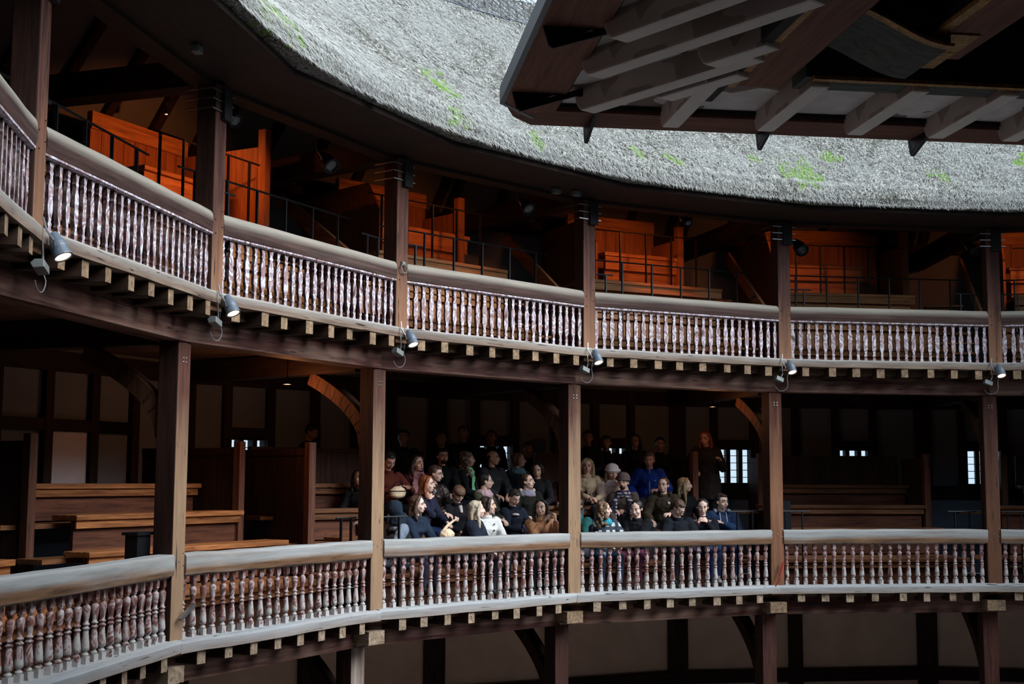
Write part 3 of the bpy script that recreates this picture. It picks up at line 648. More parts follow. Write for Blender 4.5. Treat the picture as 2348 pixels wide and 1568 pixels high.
UL = [(1, .35, 11.75, 4.45, 48, (.6, 13.7, 3.8)), (1, .5, 13.6, 4.75, 7, (1.4, 13.0, 3.9)), (2, .45, 11.7, 4.42, 24, (.75, 13.4, 3.6)), (3, .3, 11.7, 4.42, 30, (.5, 13.2, 3.5)), (4, -.8, 11.9, 4.42, 13, (-.8, 13.9, 3.8)), (5, -.8, 11.9, 4.42, 15, (-.7, 14.0, 3.8)), (3, 1.45, 11.55, 4.30, 1.6, (1.5, 12.2, 4.6)), (2, 1.35, 11.5, 4.32, .8, (1.4, 12.2, 4.6))]
for (b, x, y, z, e, tg) in UL:
    r = empty('downlight', BM(b) @ Matrix.Translation((x, y, z)), 'small warm lamp hung over the %s seats%s, upper gallery' % (ubay[b], ' at the back' if y > 13 else (' by the right post' if e < 2 else '')), 'lamp', 'warm working lamps')
    s = MB(); s.lathe([(.10, .02), (.05, .03), (0, .055), (-.005, .05)], seg=12); s.tube([(0, 0, .1), (0, 0, .45)], .006, 5); obj('shade', s, 'iron', parent=r)
    s = MB(); s.ell((0, 0, .02), (.03, .03, .03), seg=10, rings=6); obj('bulb', s, 'bulb', parent=r)
    lt = bpy.data.lights.new('lamp_light', 'SPOT'); lt.energy = e; lt.color = (1.0, .27, .07); lt.spot_size = radians(92); lt.spot_blend = .6; lt.shadow_soft_size = .05
    lo = bpy.data.objects.new('lamp_light', lt); COL.objects.link(lo); lo.parent = r
    d = Vector((tg[0]-x, tg[1]-y, tg[2]-z)).to_track_quat('-Z', 'Y').to_matrix().to_4x4(); lo.matrix_local = Matrix.Translation((0, 0, -.03)) @ d
ML = [(1, 1.4, 12.3, 1.35, 6), (3, 1.4, 12.3, 1.35, 3)]
for (b, x, y, z, e) in ML:
    r = empty('downlight', BM(b) @ Matrix.Translation((x, y, z)), 'small warm ceiling lamp, middle gallery, %s, %s side' % (bayname[b], 'left' if x < 0 else 'right'), 'lamp', 'warm lamps in the middle gallery')
    s = MB(); s.lathe([(.09, .02), (.05, .03), (0, .055), (-.005, .05)], seg=12); s.tube([(0, 0, .08), (0, 0, .42)], .006, 5); obj('shade', s, 'iron', parent=r)
    lt = bpy.data.lights.new('lamp_light', 'POINT'); lt.energy = e; lt.color = (1.0, .38, .14); lt.shadow_soft_size = .03
    lo = bpy.data.objects.new('lamp_light', lt); COL.objects.link(lo); lo.parent = r; lo.matrix_local = Matrix.Translation((0, 0, -.05))

# ---------------------------------------------------------------- stage canopy (the heavens)
AZ = radians(45.8)
CM = Matrix(((cos(AZ), -sin(AZ), 0, 0), (sin(AZ), cos(AZ), 0, 0), (0, 0, 1, 0), (0, 0, 0, 1)))   # x = toward the yard, y = lateral
def clouds(name, dark, light, th=.52):
    m = mat(name, rough=.85); t = NT(m)
    v = t.coords((1, 1, 1), False); vo = t.add('ShaderNodeTexVoronoi', feature='SMOOTH_F1'); vo.inputs['Scale'].default_value = 2.6; vo.inputs['Smoothness'].default_value = .15; t.link(v, vo.inputs['Vector'])
    n = t.noise(t.coords((1.4, 1.4, 1.4), False), 1, 2)
    f = t.math('ADD', t.math('MULTIPLY', vo.outputs['Distance'], -.55), n)
    c = t.ramp(f, [(th-.335, dark), (th-.325, light)], 'LINEAR'); g = t.noise(t.coords((3, 3, 3), False), 1, 4)
    c = t.mix(t.ramp(g, [(.3, (0, 0, 0)), (.7, (.35,)*3)]), c, dark)
    t.base(c); return m
M['cloud'] = clouds('painted_clouds', (.22, .18, .165), (.80, .79, .82), .50)
M['cloud_b'] = clouds('painted_clouds_bracket', (.32, .265, .24), (.52, .47, .45), .60)
M['cloud_p'] = plaster('pale_cloud_paint', (.88, .85, .84))
M['brown_board'] = wood('brown_eave_board', (.16, .07, .05), (.30, .145, .105), 'x', dark=.2, knots=False)
M['brown_board_y'] = wood('brown_eave_board_front', (.13, .055, .042), (.24, .11, .085), 'y', dark=.2, knots=False)
M['lead'] = mat('lead_edge', (.16, .19, .23), .5, .4)
M['gold'] = wood('gilded_edge', (.22, .11, .04), (.75, .42, .14), 'z', rough=.45, dark=.3, knots=True)
M['green_beam'] = wood('painted_grey_green', (.05, .065, .06), (.12, .145, .135), 'y', dark=.2)
M['black_wood'] = mat('black_painted_wood', (.012, .012, .014), .8)
S0, L0 = 2.42, 7.33; ZC = 3.18; SB = -7.9
root = empty('stage_canopy', CM @ Matrix.Translation((0, 0, ZC)), 'dark painted stage canopy with clouded ceiling jutting over the yard at top right', 'canopy')
def cobj(name, s, m, bevel=0): return obj(name, s, m, None, root, bevel)
cz = lambda z: z-ZC
# soffit boards: side, front, with clipped corner
s = MB(); CC = .43
s.prism([(SB, L0-.445), (S0-.445, L0-.445), (S0-.30, L0-.12), (S0-.62, L0), (SB, L0)], 'z', 0, .06); cobj('side_soffit', s, 'brown_board')
s = MB(); s.prism([(S0-.445, -L0), (S0, -L0), (S0, L0-.30), (S0-.18, L0-.30+.0), (S0-.30, L0-.12), (S0-.445, L0-.445)], 'z', 0, .06)
s.prism([(S0-.445, L0-.445), (S0-.18, L0-.30), (S0, L0-.30), (S0-.24, L0-.12), (S0-.62, L0)], 'z', .001, .058); cobj('front_soffit', s, 'brown_board_y')
s = MB(); s.box(SB, S0-.62, L0, L0+.04, -.005, .13); s.bar((S0-.62, L0+.02, .06), (S0-.22, L0-.29, .06), .04, .13); s.box(S0, S0+.02, -L0, L0-.3, .04, .08); cobj('lead_edge', s, 'lead')
# clouded boards above
s = MB(); s.box(.62, S0-.40, -L0+.4, L0-.40, .065, .10); s.box(SB, .62, 5.62, L0-.40, .065, .10)
for i in range(3): s.box(.64, S0-.42, -6, L0-.42, .07, .09) if i == 0 else None
cobj('cloud_boards', s, 'cloud')
s = MB(); s.box(S0-.47, S0-.44, -L0, L0-.45, .03, .07); s.box(SB, S0-.45, L0-.47, L0-.44, .03, .07); cobj('inner_fillet', s, 'black_wood')
# projecting brackets (modillions) with rounded noses
def modillion(L, w, h):
    mb = MB(); mb.cur = 0; P = [(-L, .0), (-L, -h)]
    for i in range(7):
        t = pi/2*i/6; P.append((-.10*(1-0)+.10*sin(t)*1.0, -h+h*.75*(1-cos(t))))
    P.append((0, 0)); mb.prism(P, 'y', -w/2, w/2); mb.mi[0] = mb.mi[1] = 1; return mb
for l in (5.93, 5.12, 4.34, 3.62, 2.95, 2.25, 1.5, .7):
    cobj_ = obj('bracket', modillion(1.35, .15, .21), ['cloud_p', 'cloud_b'], Matrix.Translation((2.02, l, .10)), root, .02)
for (q, l, L) in ((.72, 6.86, 2.05), (-.08, 6.86, 2.05), (-.9, 6.86, 2.05), (-1.7, 6.86, 2.05), (1.62, 6.74, 1.8), (1.20, 6.22, .85), (.36, 6.10, .62)):
    obj('bracket', modillion(L, .16, .22), ['cloud_p', 'cloud_b'], Matrix.Translation((q, l, .10)) @ Matrix.Rotation(radians(32), 4, 'Z'), root, .02)
# beams and arch braces further in
s = MB(); s.box(.62, .92, -6.0, 5.25, -.05, .40); cobj('wall_plate', s, 'green_beam')
s = MB(); s.box(.585, .64, -6.0, 5.2, -.075, -.045); s.box(.915, .925, 2.5, 5.1, -.02, .02); cobj('gilded_fillet', s, 'gold')
def big_beam(l, s1, nm):
    s = MB(); s.prism([(-3.2, .30), (-3.2, -.285), (s1-.18, -.285), (s1-.02, -.20), (s1, -.05), (s1, .30)], 'y', -.22, .20)
    o = obj('beam', s, 'black_beam', Matrix.Translation((0, l, .22)), root, .01)
    g = MB(); g.box(-3.0, s1-.19, .14, .21, -.30, -.27); obj('gilded_edge', g, 'gold', parent=o)
    g = MB(); g.box(-3.0, s1-.2, -.20, .14, -.292, -.28); obj('red_side', g, 'brown_board', parent=o)
M['black_beam'] = wood('dark_painted_beam', (.02, .012, .011), (.065, .032, .028), 'x', dark=.3)
big_beam(5.58, 1.05, 'left'); big_beam(4.57, .22, 'mid'); big_beam(2.45, 1.05, 'right')
s = MB(); s.box(-.50, .20, -.10, .10, 0, .012); s.box(-.16, -.15, -.105, .105, -.004, .004); obj('gilded_block', s, 'gold', Matrix.Translation((0, 4.57, -.085)), root)
def arch(l0, l1, sp, nm):
    P = []; n = 14
    up = [(l0+(l1-l0)*i/n, .08-.25*(.5-.5*cos(pi*i/n)) + .0) for i in range(n+1)]
    lo = [(y, z+.34-.18*sin(pi*i/n)) for i, (y, z) in enumerate(up)]
    s = MB(); s.prism(up+lo[::-1], 'x', sp-.08, sp+.62); o = cobj('arch_brace', s, 'green_beam')
    g = MB(); g.prism([(y, z-.012) for y, z in up]+[(y, z+.01) for y, z in up[::-1]], 'x', sp-.13, sp-.06); cobj('gilded_arch_edge', g, 'gold')
arch(5.45, 4.68, -.42, 'a')
# hanging dark board between the big beam and side brackets, black ceiling
s = MB(); s.prism([(-1.9, -.1), (1.25, -.08), (1.30, .1), (1.15, .55), (-1.9, .6)], 'y', 5.78, 5.86); cobj('dark_side_board', s, 'black_wood')
s = MB(); s.box(SB, .64, -6, 5.66, .50, .55); cobj('dark_ceiling', s, 'black_wood')
# iron V brackets below the eave
def vbr(mt):
    s = MB(); s.bar((-.02, 0, .02), (-.06, 0, -.13), .028, .05); s.bar((-.06, 0, -.13), (-.62, 0, .05), .028, .045); s.bar((-.06, 0, -.0), (-.62, 0, .0), .024, .02)
    s.prism([(-.01, .0), (-.055, -.15), (-.34, 0)], 'y', -.014, .014)
    obj('iron_bracket', s, 'iron', mt, root)
for l in (6.55, 5.02, 3.62, 2.2): vbr(Matrix.Translation((S0+.03, l, 0)))
for q in (1.50, -.02, -1.5): vbr(Matrix.Translation((q, L0-.02, 0)) @ Matrix.Rotation(pi/2, 4, 'Z'))
# roof over it
s = MB(); q = [(SB, -L0), (S0-.02, -L0), (S0-.02, L0-.32), (S0-.64, L0-.02), (SB, L0-.02)]
n = len(q); rz = [(SB, 0), (-2.6, 0)]
s.add([(x, y, .10) for x, y in q]+[(SB, 0, 4.2), (-2.2, 0, 4.2)], [(0, 1, 6, 5), (1, 2, 6), (2, 3, 6), (3, 4, 5, 6), (0, 5, 4)]); cobj('tiled_roof', s, 'lead')
for y in (-4.6, 4.6):     # the two painted columns carrying it, outside this view
    if y > 0: continue
    s = MB(); s.lathe([(-3.6, .42), (-3.4, .42), (-3.35, .33), (2.7, .28), (2.75, .38), (3.1, .40)], seg=20)
    tag(obj('stage_column', s, 'marble_m', CM @ Matrix.Translation((-.6, y, 0))), 'round marbled column carrying the stage canopy', 'column')
s = MB(); s.box(-8.1, -7.9, -6.5, 6.0, -5.2, 7.3); struct('wall_stage', s, 'oak_dark', CM, 'dark oak front of the stage house')
s = MB(); s.box(-7.9, .2, -6.3, 6.3, -5.2, -3.6); tag(obj('stage', s, 'floor', CM), 'boarded oak stage platform under the canopy', 'stage')

# ---------------------------------------------------------------- people
def fuse(name, mb, voxel, smooth=2, fold=0, fscale=9, mats=None, sub=0):
    me = bpy.data.meshes.new('tmp'); me.from_pydata(mb.v, [], mb.f)
    o = bpy.data.objects.new('tmp', me); COL.objects.link(o)
    r = o.modifiers.new('r', 'REMESH'); r.mode = 'VOXEL'; r.voxel_size = voxel; r.use_smooth_shade = True
    if smooth: s = o.modifiers.new('s', 'SMOOTH'); s.iterations = smooth; s.factor = .5
    dg = bpy.context.evaluated_depsgraph_get(); dg.update()
    out = bpy.data.meshes.new_from_object(o.evaluated_get(dg)); out.name = name
    bpy.data.objects.remove(o); bpy.data.meshes.remove(me)
    if fold:
        n = len(out.vertices); co = [0.0]*(3*n); out.vertices.foreach_get('co', co); nr = [0.0]*(3*n); out.vertices.foreach_get('normal', nr)
        for i in range(n):
            p = Vector(co[3*i:3*i+3]); d = noise.noise(p*fscale)*fold+noise.noise(p*fscale*2.3)*fold*.5
            for a in range(3): co[3*i+a] += nr[3*i+a]*d
        out.vertices.foreach_set('co', co)
    out.materials.clear()
    for m in (mats if isinstance(mats, (list, tuple)) else [mats]): out.materials.append(m)
    out.polygons.foreach_set('use_smooth', [True]*len(out.polygons)); out.update(); return out
SK = {'fair': mat('skin_fair', (.78, .52, .42), .55), 'tan': mat('skin_tan', (.70, .45, .33), .55), 'shade': mat('skin_shaded', (.30, .17, .12), .55), 'dim': mat('skin_ruddy', (.62, .36, .27), .55)}  # 'shade': gloom of the back row painted into a darker skin colour
for q in SK.values(): q.node_tree.nodes['Principled BSDF'].inputs['Subsurface Weight'].default_value = 0.0
M['lips'] = mat('lips', (.36, .12, .10), .5); M['eyew'] = mat('eye_white', (.62, .60, .58), .3); M['iris'] = mat('iris', (.03, .02, .015), .3)
HC = {}
def hairmat(name, c):
    m = mat('hair_'+name, rough=.55); t = NT(m); f = t.noise(t.coords((70, 70, 7), False), 1, 4, .6, .4)
    t.base(t.ramp(f, [(.35, tuple(q*.45 for q in c)), (.65, c)])); t.bump(f, .7, .006); HC[name] = m
for nm, c in dict(black=(.012, .009, .009), dark=(.030, .018, .013), brown=(.085, .042, .024), lightbrown=(.20, .11, .06), red=(.30, .085, .025), blond=(.50, .36, .20), pale=(.66, .56, .42), ash=(.26, .20, .14), grey=(.16, .145, .13)).items(): hairmat(nm, c)
def ik(s, h, l1, l2, pole):
    d = h-s; L = min(d.length, (l1+l2)*.995); dn = d.normalized(); h2 = s+dn*L
    a = (l1*l1-l2*l2+L*L)/(2*L); r = sqrt(max(0, l1*l1-a*a)); p = (pole-dn*pole.dot(dn))
    p = p.normalized() if p.length > 1e-5 else Vector((0, 0, -1)); return s+dn*a+p*r, h2
def hand(mb, wrist, d, palm, sg, curl=.5, sc=1.0):
    # five separate fingers, thumb from the side of the palm near the wrist
    d = d.normalized(); n = (palm-d*palm.dot(d)).normalized(); s = d.cross(n)*sg
    c = wrist+d*.05*sc; mt = Matrix((s, d, n)).transposed().to_3x3()
    mb.ell(c, (.041*sc, .052*sc, .017*sc), mt, 10, 7)
    for i, (off, L) in enumerate(((-.030, .066), (-.011, .075), (.009, .071), (.028, .056))):
        b = wrist+d*.088*sc+s*off*sc; k = curl*(1+.12*i)
        d1 = (d*cos(k*.8)+n*sin(k*.8)).normalized(); d2 = (d*cos(k*1.9)+n*sin(k*1.9)).normalized()
        p1 = b+d1*L*.5*sc; p2 = p1+d2*L*.5*sc
        mb.tube([b-d*.02*sc, b, p1, p2], [.0095*sc, .0095*sc, .0088*sc, .0075*sc], 7)
    b = wrist+d*.03*sc-s*.032*sc; d1 = (d*.7-s*.6+n*.35).normalized(); d2 = (d*.9-s*.1+n*.45).normalized()
    mb.tube([b, b+d1*.035*sc, b+d1*.035*sc+d2*.032*sc], [.013*sc, .011*sc, .009*sc], 7)
N_P = [0]
def person(label, b, x, y, z, v=0, hv=None, hp=0, roll=0, sit=True, sc=1.0, skin='fair', hair=('short', 'dark'), top=(.02, .02, .025), topm=None, legs=(.03, .035, .05), lean=.06,
           arms=((.10, .30, -.42), (-.10, .30, -.42)), poles=None, curl=.6, palms=None, scarf=None, hood=None, hat=None, glasses=False, face=True, feet=None, shoes=(.03, .03, .03), puff=0, coat=0, extra=None, vis=True, fold=.010):
    N_P[0] += 1
    W0 = BM(b) @ Vector((x, y, z)); tocam = atan2(CAM.y-W0.y, CAM.x-W0.x)
    ang = tocam+radians(v); hang = tocam+radians(v if hv is None else hv)       # v: turn toward the right of the photo
    head = W0; fwd = Vector((cos(ang), sin(ang), 0)); side = Vector((fwd.y, -fwd.x, 0)); up = Vector((0, 0, 1))
    neck = head+Vector((0, 0, -.165*sc))-fwd*.038*sc
    hips = neck+Vector((0, 0, -.50*sc))-fwd*lean*sc*1.6
    org = Vector((hips.x, hips.y, hips.z-.1)) ; T = Matrix.Translation(-org)
    def L(p): return p-org
    hf = Vector((cos(hang), sin(hang), 0)); hs = Vector((hf.y, -hf.x, 0))
    HR = Matrix((hs, hf, up)).transposed() @ Matrix.Rotation(radians(-hp), 3, 'X') @ Matrix.Rotation(radians(roll), 3, 'Y') @ Matrix.Diagonal((sc*1.12, sc*1.05, sc*1.0))
    def H(p): return HR @ Vector(p)+head
    sw = .185*sc
    shl = [neck+side*sg*sw*.88+up*(-.068*sc) for sg in (1, -1)]
    hl = []
    for i, sg in enumerate((1, -1)):
        a = arms[i]; t = neck+side*a[0]*sc+fwd*a[1]*sc+up*a[2]*sc
        pole = (side*sg*.7-up*.6-fwd*.2) if poles is None else (side*poles[i][0]+fwd*poles[i][1]+up*poles[i][2])
        e, h = ik(shl[i], t, .285*sc, .255*sc, pole); hl.append((shl[i], e, h))
    # legs
    if sit:
        hipj = [hips+side*sg*.09*sc-up*.02 for sg in (1, -1)]
        knee = [h+fwd*.42*sc+side*sg*.05 for h, sg in zip(hipj, (1, -1))]
        ft = [k+up*(-.43*sc)+fwd*(-.02 if feet is None else feet[i]) for i, k in enumerate(knee)]
    else:
        hipj = [hips+side*sg*.09*sc for sg in (1, -1)]; knee = [h-up*.42*sc+fwd*.02 for h in hipj]; ft = [k-up*.43*sc-fwd*.02 for k in knee]
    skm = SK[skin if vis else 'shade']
    # --- body: one continuous surface
    B = MB()
    B.ell(H((0, -.012, .032)), (1, 1, 1), HR @ Matrix.Diagonal((.073, .090, .083)), 18, 12)
    B.ell(H((0, .018, -.03)), (1, 1, 1), HR @ Matrix.Diagonal((.060, .068, .082)), 16, 11)
    B.ell(H((0, .045, -.082)), (1, 1, 1), HR @ Matrix.Diagonal((.034, .034, .028)), 12, 8)
    B.ell(H((0, .094, -.012)), (1, 1, 1), HR @ Matrix.Diagonal((.010, .015, .028)), 10, 7)
    B.ell(H((0, .102, -.032)), (1, 1, 1), HR @ Matrix.Diagonal((.015, .016, .011)), 10, 7)
    B.ell(H((0, .070, .024)), (1, 1, 1), HR @ Matrix.Diagonal((.046, .017, .009)), 12, 7)
    B.ell(H((0, .080, -.064)), (1, 1, 1), HR @ Matrix.Diagonal((.024, .012, .012)), 10, 7)
    for sg in (1, -1):
        B.ell(H((sg*.036, .058, -.034)), (1, 1, 1), HR @ Matrix.Diagonal((.022, .020, .022)), 10, 7)
        B.ell(H((sg*.074, -.010, -.008)), (1, 1, 1), HR @ Matrix.Diagonal((.010, .020, .031)), 10, 7)
    B.tube([H((0, -.02, -.04)), H((0, -.025, -.10)), neck-up*.02, neck-up*.09], [.052*sc, .050*sc, .056*sc, .075*sc], 12)
    tors = [(neck-up*.04*sc, (.07, .06)), (neck-up*.075*sc, (.150, .080)), (neck-up*.16*sc, (.160, .100)), (neck.lerp(hips, .55), (.130, .095)), (neck.lerp(hips, .8), (.125, .095)), (hips, (.150, .110)), (hips-up*.06*sc, (.13, .10))]
    B.tube([p for p, r in tors], [(r[0]*sc, r[1]*sc) for p, r in tors], 14, side=side)
    for i, sg in enumerate((1, -1)):
        s0, e, h = hl[i]; B.tube([s0, e, h], [.045*sc, .038*sc, .026*sc], 9); B.ell(e, (.038*sc,)*3, None, 8, 6)
        pm = (-up*.8-side*sg*.3) if palms is None else (side*palms[i][0]+fwd*palms[i][1]+up*palms[i][2])
        hand(B, h, (h-e), pm, sg, curl, sc)
        B.tube([hipj[i], knee[i], ft[i]], [.075*sc, .052*sc, .038*sc], 9); B.ell(knee[i], (.052*sc,)*3, None, 8, 6)
    B.xf(T)
    body = obj('person', fuse('person', B, .0078 if vis else .012, 1, mats=skm), None, Matrix.Translation(org)); tag(body, label, 'person', 'spectators in the middle gallery')
    def child(nm, mbx, m, voxel=.011, smooth=2, fold=0, fs=9):
        mbx.xf(T); return obj(nm, fuse(nm, mbx, voxel, smooth, fold, fs, m), None, None, body)
    def raw(nm, mbx, m): mbx.xf(T); return obj(nm, mbx, m, None, body, smooth=True)
    # --- clothes
    J = MB(); p = puff+.012
    tt = [(neck-up*.025*sc, (.075, .068)), (neck-up*.048*sc, (.150+p, .092+p)), (neck-up*.14*sc, (.182+p, .118+p)), (neck.lerp(hips, .5), (.165+p, .122+p)), (neck.lerp(hips, .8), (.165+p, .125+p)), (hips-up*.02*sc, (.185+p, .145+p))]
    if coat: tt.append((hips-up*coat, (.20+p, .16+p)))
    J.tube([q for q, r in tt], [(r[0]*sc, r[1]*sc) for q, r in tt], 16, side=side)
    for i, sg in enumerate((1, -1)):
        s0, e, h = hl[i]; wr = h+(e-h).normalized()*.012
        J.ell(s0, ((.068+p)*sc,)*3, None, 10, 7); J.tube([s0, s0.lerp(e, .5), e, e.lerp(wr, .5), wr], [(.066+p)*sc, (.060+p)*sc, (.052+p)*sc, (.047+p*.8)*sc, (.036+p*.4)*sc], 12); J.ell(e, ((.053+p)*sc,)*3, None, 10, 7)
    jm = topm or cloth('cloth_top_%d' % N_P[0], top)
    child('jacket' if not coat else 'coat', J, jm, .012 if vis else .018, 2, fold, 11)
    C = MB(); C.tube([neck-up*.06*sc-fwd*.01, neck-up*.02*sc, neck+up*.030*sc+fwd*.012], [.100*sc, .082*sc, .076*sc], 14); child('collar', C, jm, .012, 1)
    Lg = MB()
    for i in (0, 1):
        Lg.tube([hipj[i], hipj[i].lerp(knee[i], .5), knee[i], knee[i].lerp(ft[i], .5), ft[i]+up*.05], [.098*sc, .085*sc, .066*sc, .058*sc, .048*sc], 12); Lg.ell(knee[i], (.067*sc,)*3, None, 10, 7)
    Lg.tube([hips+up*.04, hips-up*.08], [(.155*sc, .12*sc), (.14*sc, .12*sc)], 14, side=side)
    child('trousers', Lg, cloth('cloth_legs_%d' % N_P[0], legs), .014 if vis else .02, 2, .006)
    shm = mat('shoe_leather_%d' % N_P[0], shoes, .5)
    for i in (0, 1):
        S = MB(); f = ft[i]; S.tube([f-fwd*.05+up*(-.01), f+fwd*.04-up*.015, f+fwd*.14-up*.03, f+fwd*.19-up*.035], [(.036, .04), (.042, .042), (.044, .03), (.03, .02)], 10, side=side); S.tube([f+up*.07, f-up*.01], [.045, .042], 10)
        child('shoe', S, shm, .011, 1)
    # --- hair
    st, hc = hair
    G = MB(); E = lambda c, r: G.ell(H(c), (1, 1, 1), HR @ Matrix.Diagonal(r), 14, 10)
    if st != 'bald' and st != 'none': E((0, -.030, .044), (.083, .096, .084))
    if st == 'bald':
        for sg in (1, -1): E((sg*.062, -.03, .01), (.018, .05, .035))
        E((0, -.085, .005), (.055, .02, .04))
    if st == 'short':
        E((0, -.055, .0), (.074, .06, .075)); E((0, .03, .088), (.055, .045, .028))
        for sg in (1, -1): E((sg*.070, -.01, .035), (.014, .035, .035))
    if st == 'bowl':
        E((0, .0, .05), (.089, .092, .078)); E((0, -.04, .0), (.085, .072, .07)); E((0, .055, .052), (.066, .042, .034))
    if st == 'bob':
        E((0, -.035, -.02), (.090, .075, .09))
        for sg in (1, -1): G.tube([H((sg*.04, .03, .10)), H((sg*.078, .02, .04)), H((sg*.086, .01, -.04)), H((sg*.075, .01, -.09))], [.028, .030, .030, .018], 9)
    if st in ('bun', 'tied'):
        E((0, -.045, .0), (.076, .066, .08))
        for sg in (1, -1): E((sg*.066, -.01, .035), (.018, .045, .045))
        E((0, -.115, .03), (.035, .035, .035))
        if st == 'tied': G.tube([H((0, -.12, .03)), H((0, -.14, -.06)), H((0, -.12, -.16))], [.03, .026, .012], 9)
    if st in ('long', 'straight'):
        ln = -.27 if st == 'long' else -.36
        E((0, -.05, -.01), (.083, .065, .09)); G.tube([H((0, -.06, .03)), H((0, -.085, -.08)), H((0, -.085, -.17)), H((0, -.075, ln))], [(.08*sc, .05*sc), (.095*sc, .04*sc), (.10*sc, .035*sc), (.06*sc, .02*sc)], 14, side=hs)
        for sg in (1, -1):
            G.tube([H((sg*.025, .030, .112)), H((sg*.070, .022, .065)), H((sg*.086, .0, .0)), H((sg*.093, -.005, -.09)), H((sg*.092, .01, -.18)), H((sg*.085, .02, ln+.05))], [.020*sc, .024*sc, .026*sc, .030*sc, .026*sc, .010*sc], 9)
    if st == 'curly':
        rn = random.Random(N_P[0])
        for i in range(58):
            t = rn.uniform(0, 1); a = rn.uniform(-2.4, 2.4); zz = .10-.36*t; rr = .075+.055*t+rn.uniform(-.012, .012)
            if abs(a) < .0: continue
            E((sin(a)*rr, -cos(a)*rr*.9-.02, zz), (.024+rn.uniform(0, .012), .024+rn.uniform(0, .012), .030))
        E((0, -.06, -.08), (.09, .06, .14))
    if st != 'none': child('hair', G, HC[hc], .009 if vis else .014, 1, .004 if st != 'curly' else .009, 30)
    if face:
        for sg in (1, -1):
            X = MB(); X.ell(H((sg*.030, .0735, .006)), (1, 1, 1), HR @ Matrix.Diagonal((.0150, .0125, .0095)), 12, 8); e_ = raw('eye', X, 'eyew')
            X = MB(); X.ell(H((sg*.030, .0835, .006)), (1, 1, 1), HR @ Matrix.Diagonal((.0072, .0040, .0072)), 10, 6); raw('iris', X, 'iris')
            X = MB(); X.tube([H((sg*.012, .090, .026)), H((sg*.030, .089, .033)), H((sg*.050, .076, .027))], [.0040, .0052, .003], 6); raw('eyebrow', X, HC['dark' if hc in ('pale', 'blond', 'red', 'lightbrown') else hc])
        X = MB(); X.ell(H((0, .0905, -.064)), (1, 1, 1), HR @ Matrix.Diagonal((.021, .006, .0075)), 12, 7); raw('lips', X, 'lips')
    if glasses:
        X = MB()
        for sg in (1, -1):
            X.tube([H((sg*.031+.021*cos(t*pi/6), .097, .004+.017*sin(t*pi/6))) for t in range(13)], .0018, 5); X.tube([H((sg*.052, .095, .008)), H((sg*.078, .03, .008)), H((sg*.08, -.01, .004))], .0018, 5)
        X.tube([H((-.010, .099, .008)), H((.010, .099, .008))], .0018, 5); raw('glasses', X, 'iris')
    if scarf:
        m, tails = scarf; X = MB()
        for k in range(3):
            X.tube([neck+up*(.015-.025*k)*sc+(side*cos(t*pi/8)*(.085+.012*k)+fwd*sin(t*pi/8)*(.080+.014*k))*sc for t in range(17)], (.030+.004*k)*sc, 9)
        for (sx, ln) in tails: X.tube([neck+fwd*.09*sc+side*sx*.5*sc-up*.03*sc, neck+fwd*(.15+puff)*sc+side*sx*sc-up*.14*sc, neck+fwd*(.15+puff)*sc+side*sx*1.1*sc-up*ln*sc], [(.035*sc, .02*sc), (.05*sc, .016*sc), (.055*sc, .014*sc)], 10, side=side)
        child('scarf', X, m, .010, 1, .008, 25)
    if hood:
        X = MB(); X.tube([neck+up*(.0+.03*abs(cos(t*pi/8)))*sc+(side*cos(t*pi/8)*.105-fwd*(sin(t*pi/8)*.10-.01))*sc for t in range(-1, 10)], [.028]+[.036]*9+[.026], 9); child('hood', X, hood, .011, 1, .008, 18)
    if hat == 'beanie_w':
        X = MB(); X.ell(H((0, -.018, .050)), (1, 1, 1), HR @ Matrix.Diagonal((.102, .112, .098)), 16, 10); X.tube([H((cos(t*pi/8)*.098, -.016+sin(t*pi/8)*.104, .034)) for t in range(17)], .014, 8); child('beanie', X, M['hat_white'], .010, 1, .003, 40)
        X = MB(); X.ell(H((-.10, .0, .03)), (.03, .03, .03), None, 10, 7); child('flower_trim', X, M['hat_white'], .009, 0, .01, 60)
    if hat == 'beanie_b':
        X = MB(); X.ell(H((0, -.022, .070)), (1, 1, 1), HR @ Matrix.Diagonal((.096, .108, .100)), 16, 10); X.tube([H((cos(t*pi/8)*.092, -.018+sin(t*pi/8)*.102, .042)) for t in range(17)], .013, 8); child('beanie', X, M['hat_brown'], .010, 1, .004, 30)
    if hat == 'cap':
        X = MB(); X.ell(H((0, -.01, .045)), (1, 1, 1), HR @ Matrix.Diagonal((.092, .106, .088)), 16, 10); X.ell(H((0, .10, .045)), (1, 1, 1), HR @ Matrix.Diagonal((.065, .07, .010)), 14, 8); child('cap', X, M['cap_navy'], .010, 1, .002, 30)
    if extra: extra(body, raw, child, H, neck, fwd, side, up, hl, hips, sc)
    return body
M['hat_white'] = cloth('white_knit', (.62, .55, .56)); M['hat_brown'] = cloth('brown_knit', (.13, .095, .09)); M['cap_navy'] = cloth('navy_cap', (.013, .021, .034))
def plaid(name, base, lines, sc=16):
    m = mat(name, rough=.9); t = NT(m); v = t.coords((sc,)*3, False)
    f = None
    for dr in ('X', 'Z'):
        w = t.add('ShaderNodeTexWave', wave_type='BANDS', bands_direction=dr); w.inputs['Scale'].default_value = .32; t.link(v, w.inputs['Vector'])
        r = t.ramp(w.outputs['Fac'], [(.52, (0, 0, 0)), (.58, (1, 1, 1))]); f = r if f is None else t.mix(1.0, f, r, 'LIGHTEN')
    t.base(t.mix(f, base, lines)); return m
M['plaid_navy'] = plaid('navy_white_plaid', (.42, .38, .40), (.02, .02, .05), 18)
M['plaid_white'] = plaid('white_black_plaid', (.50, .56, .58), (.03, .04, .06), 9)
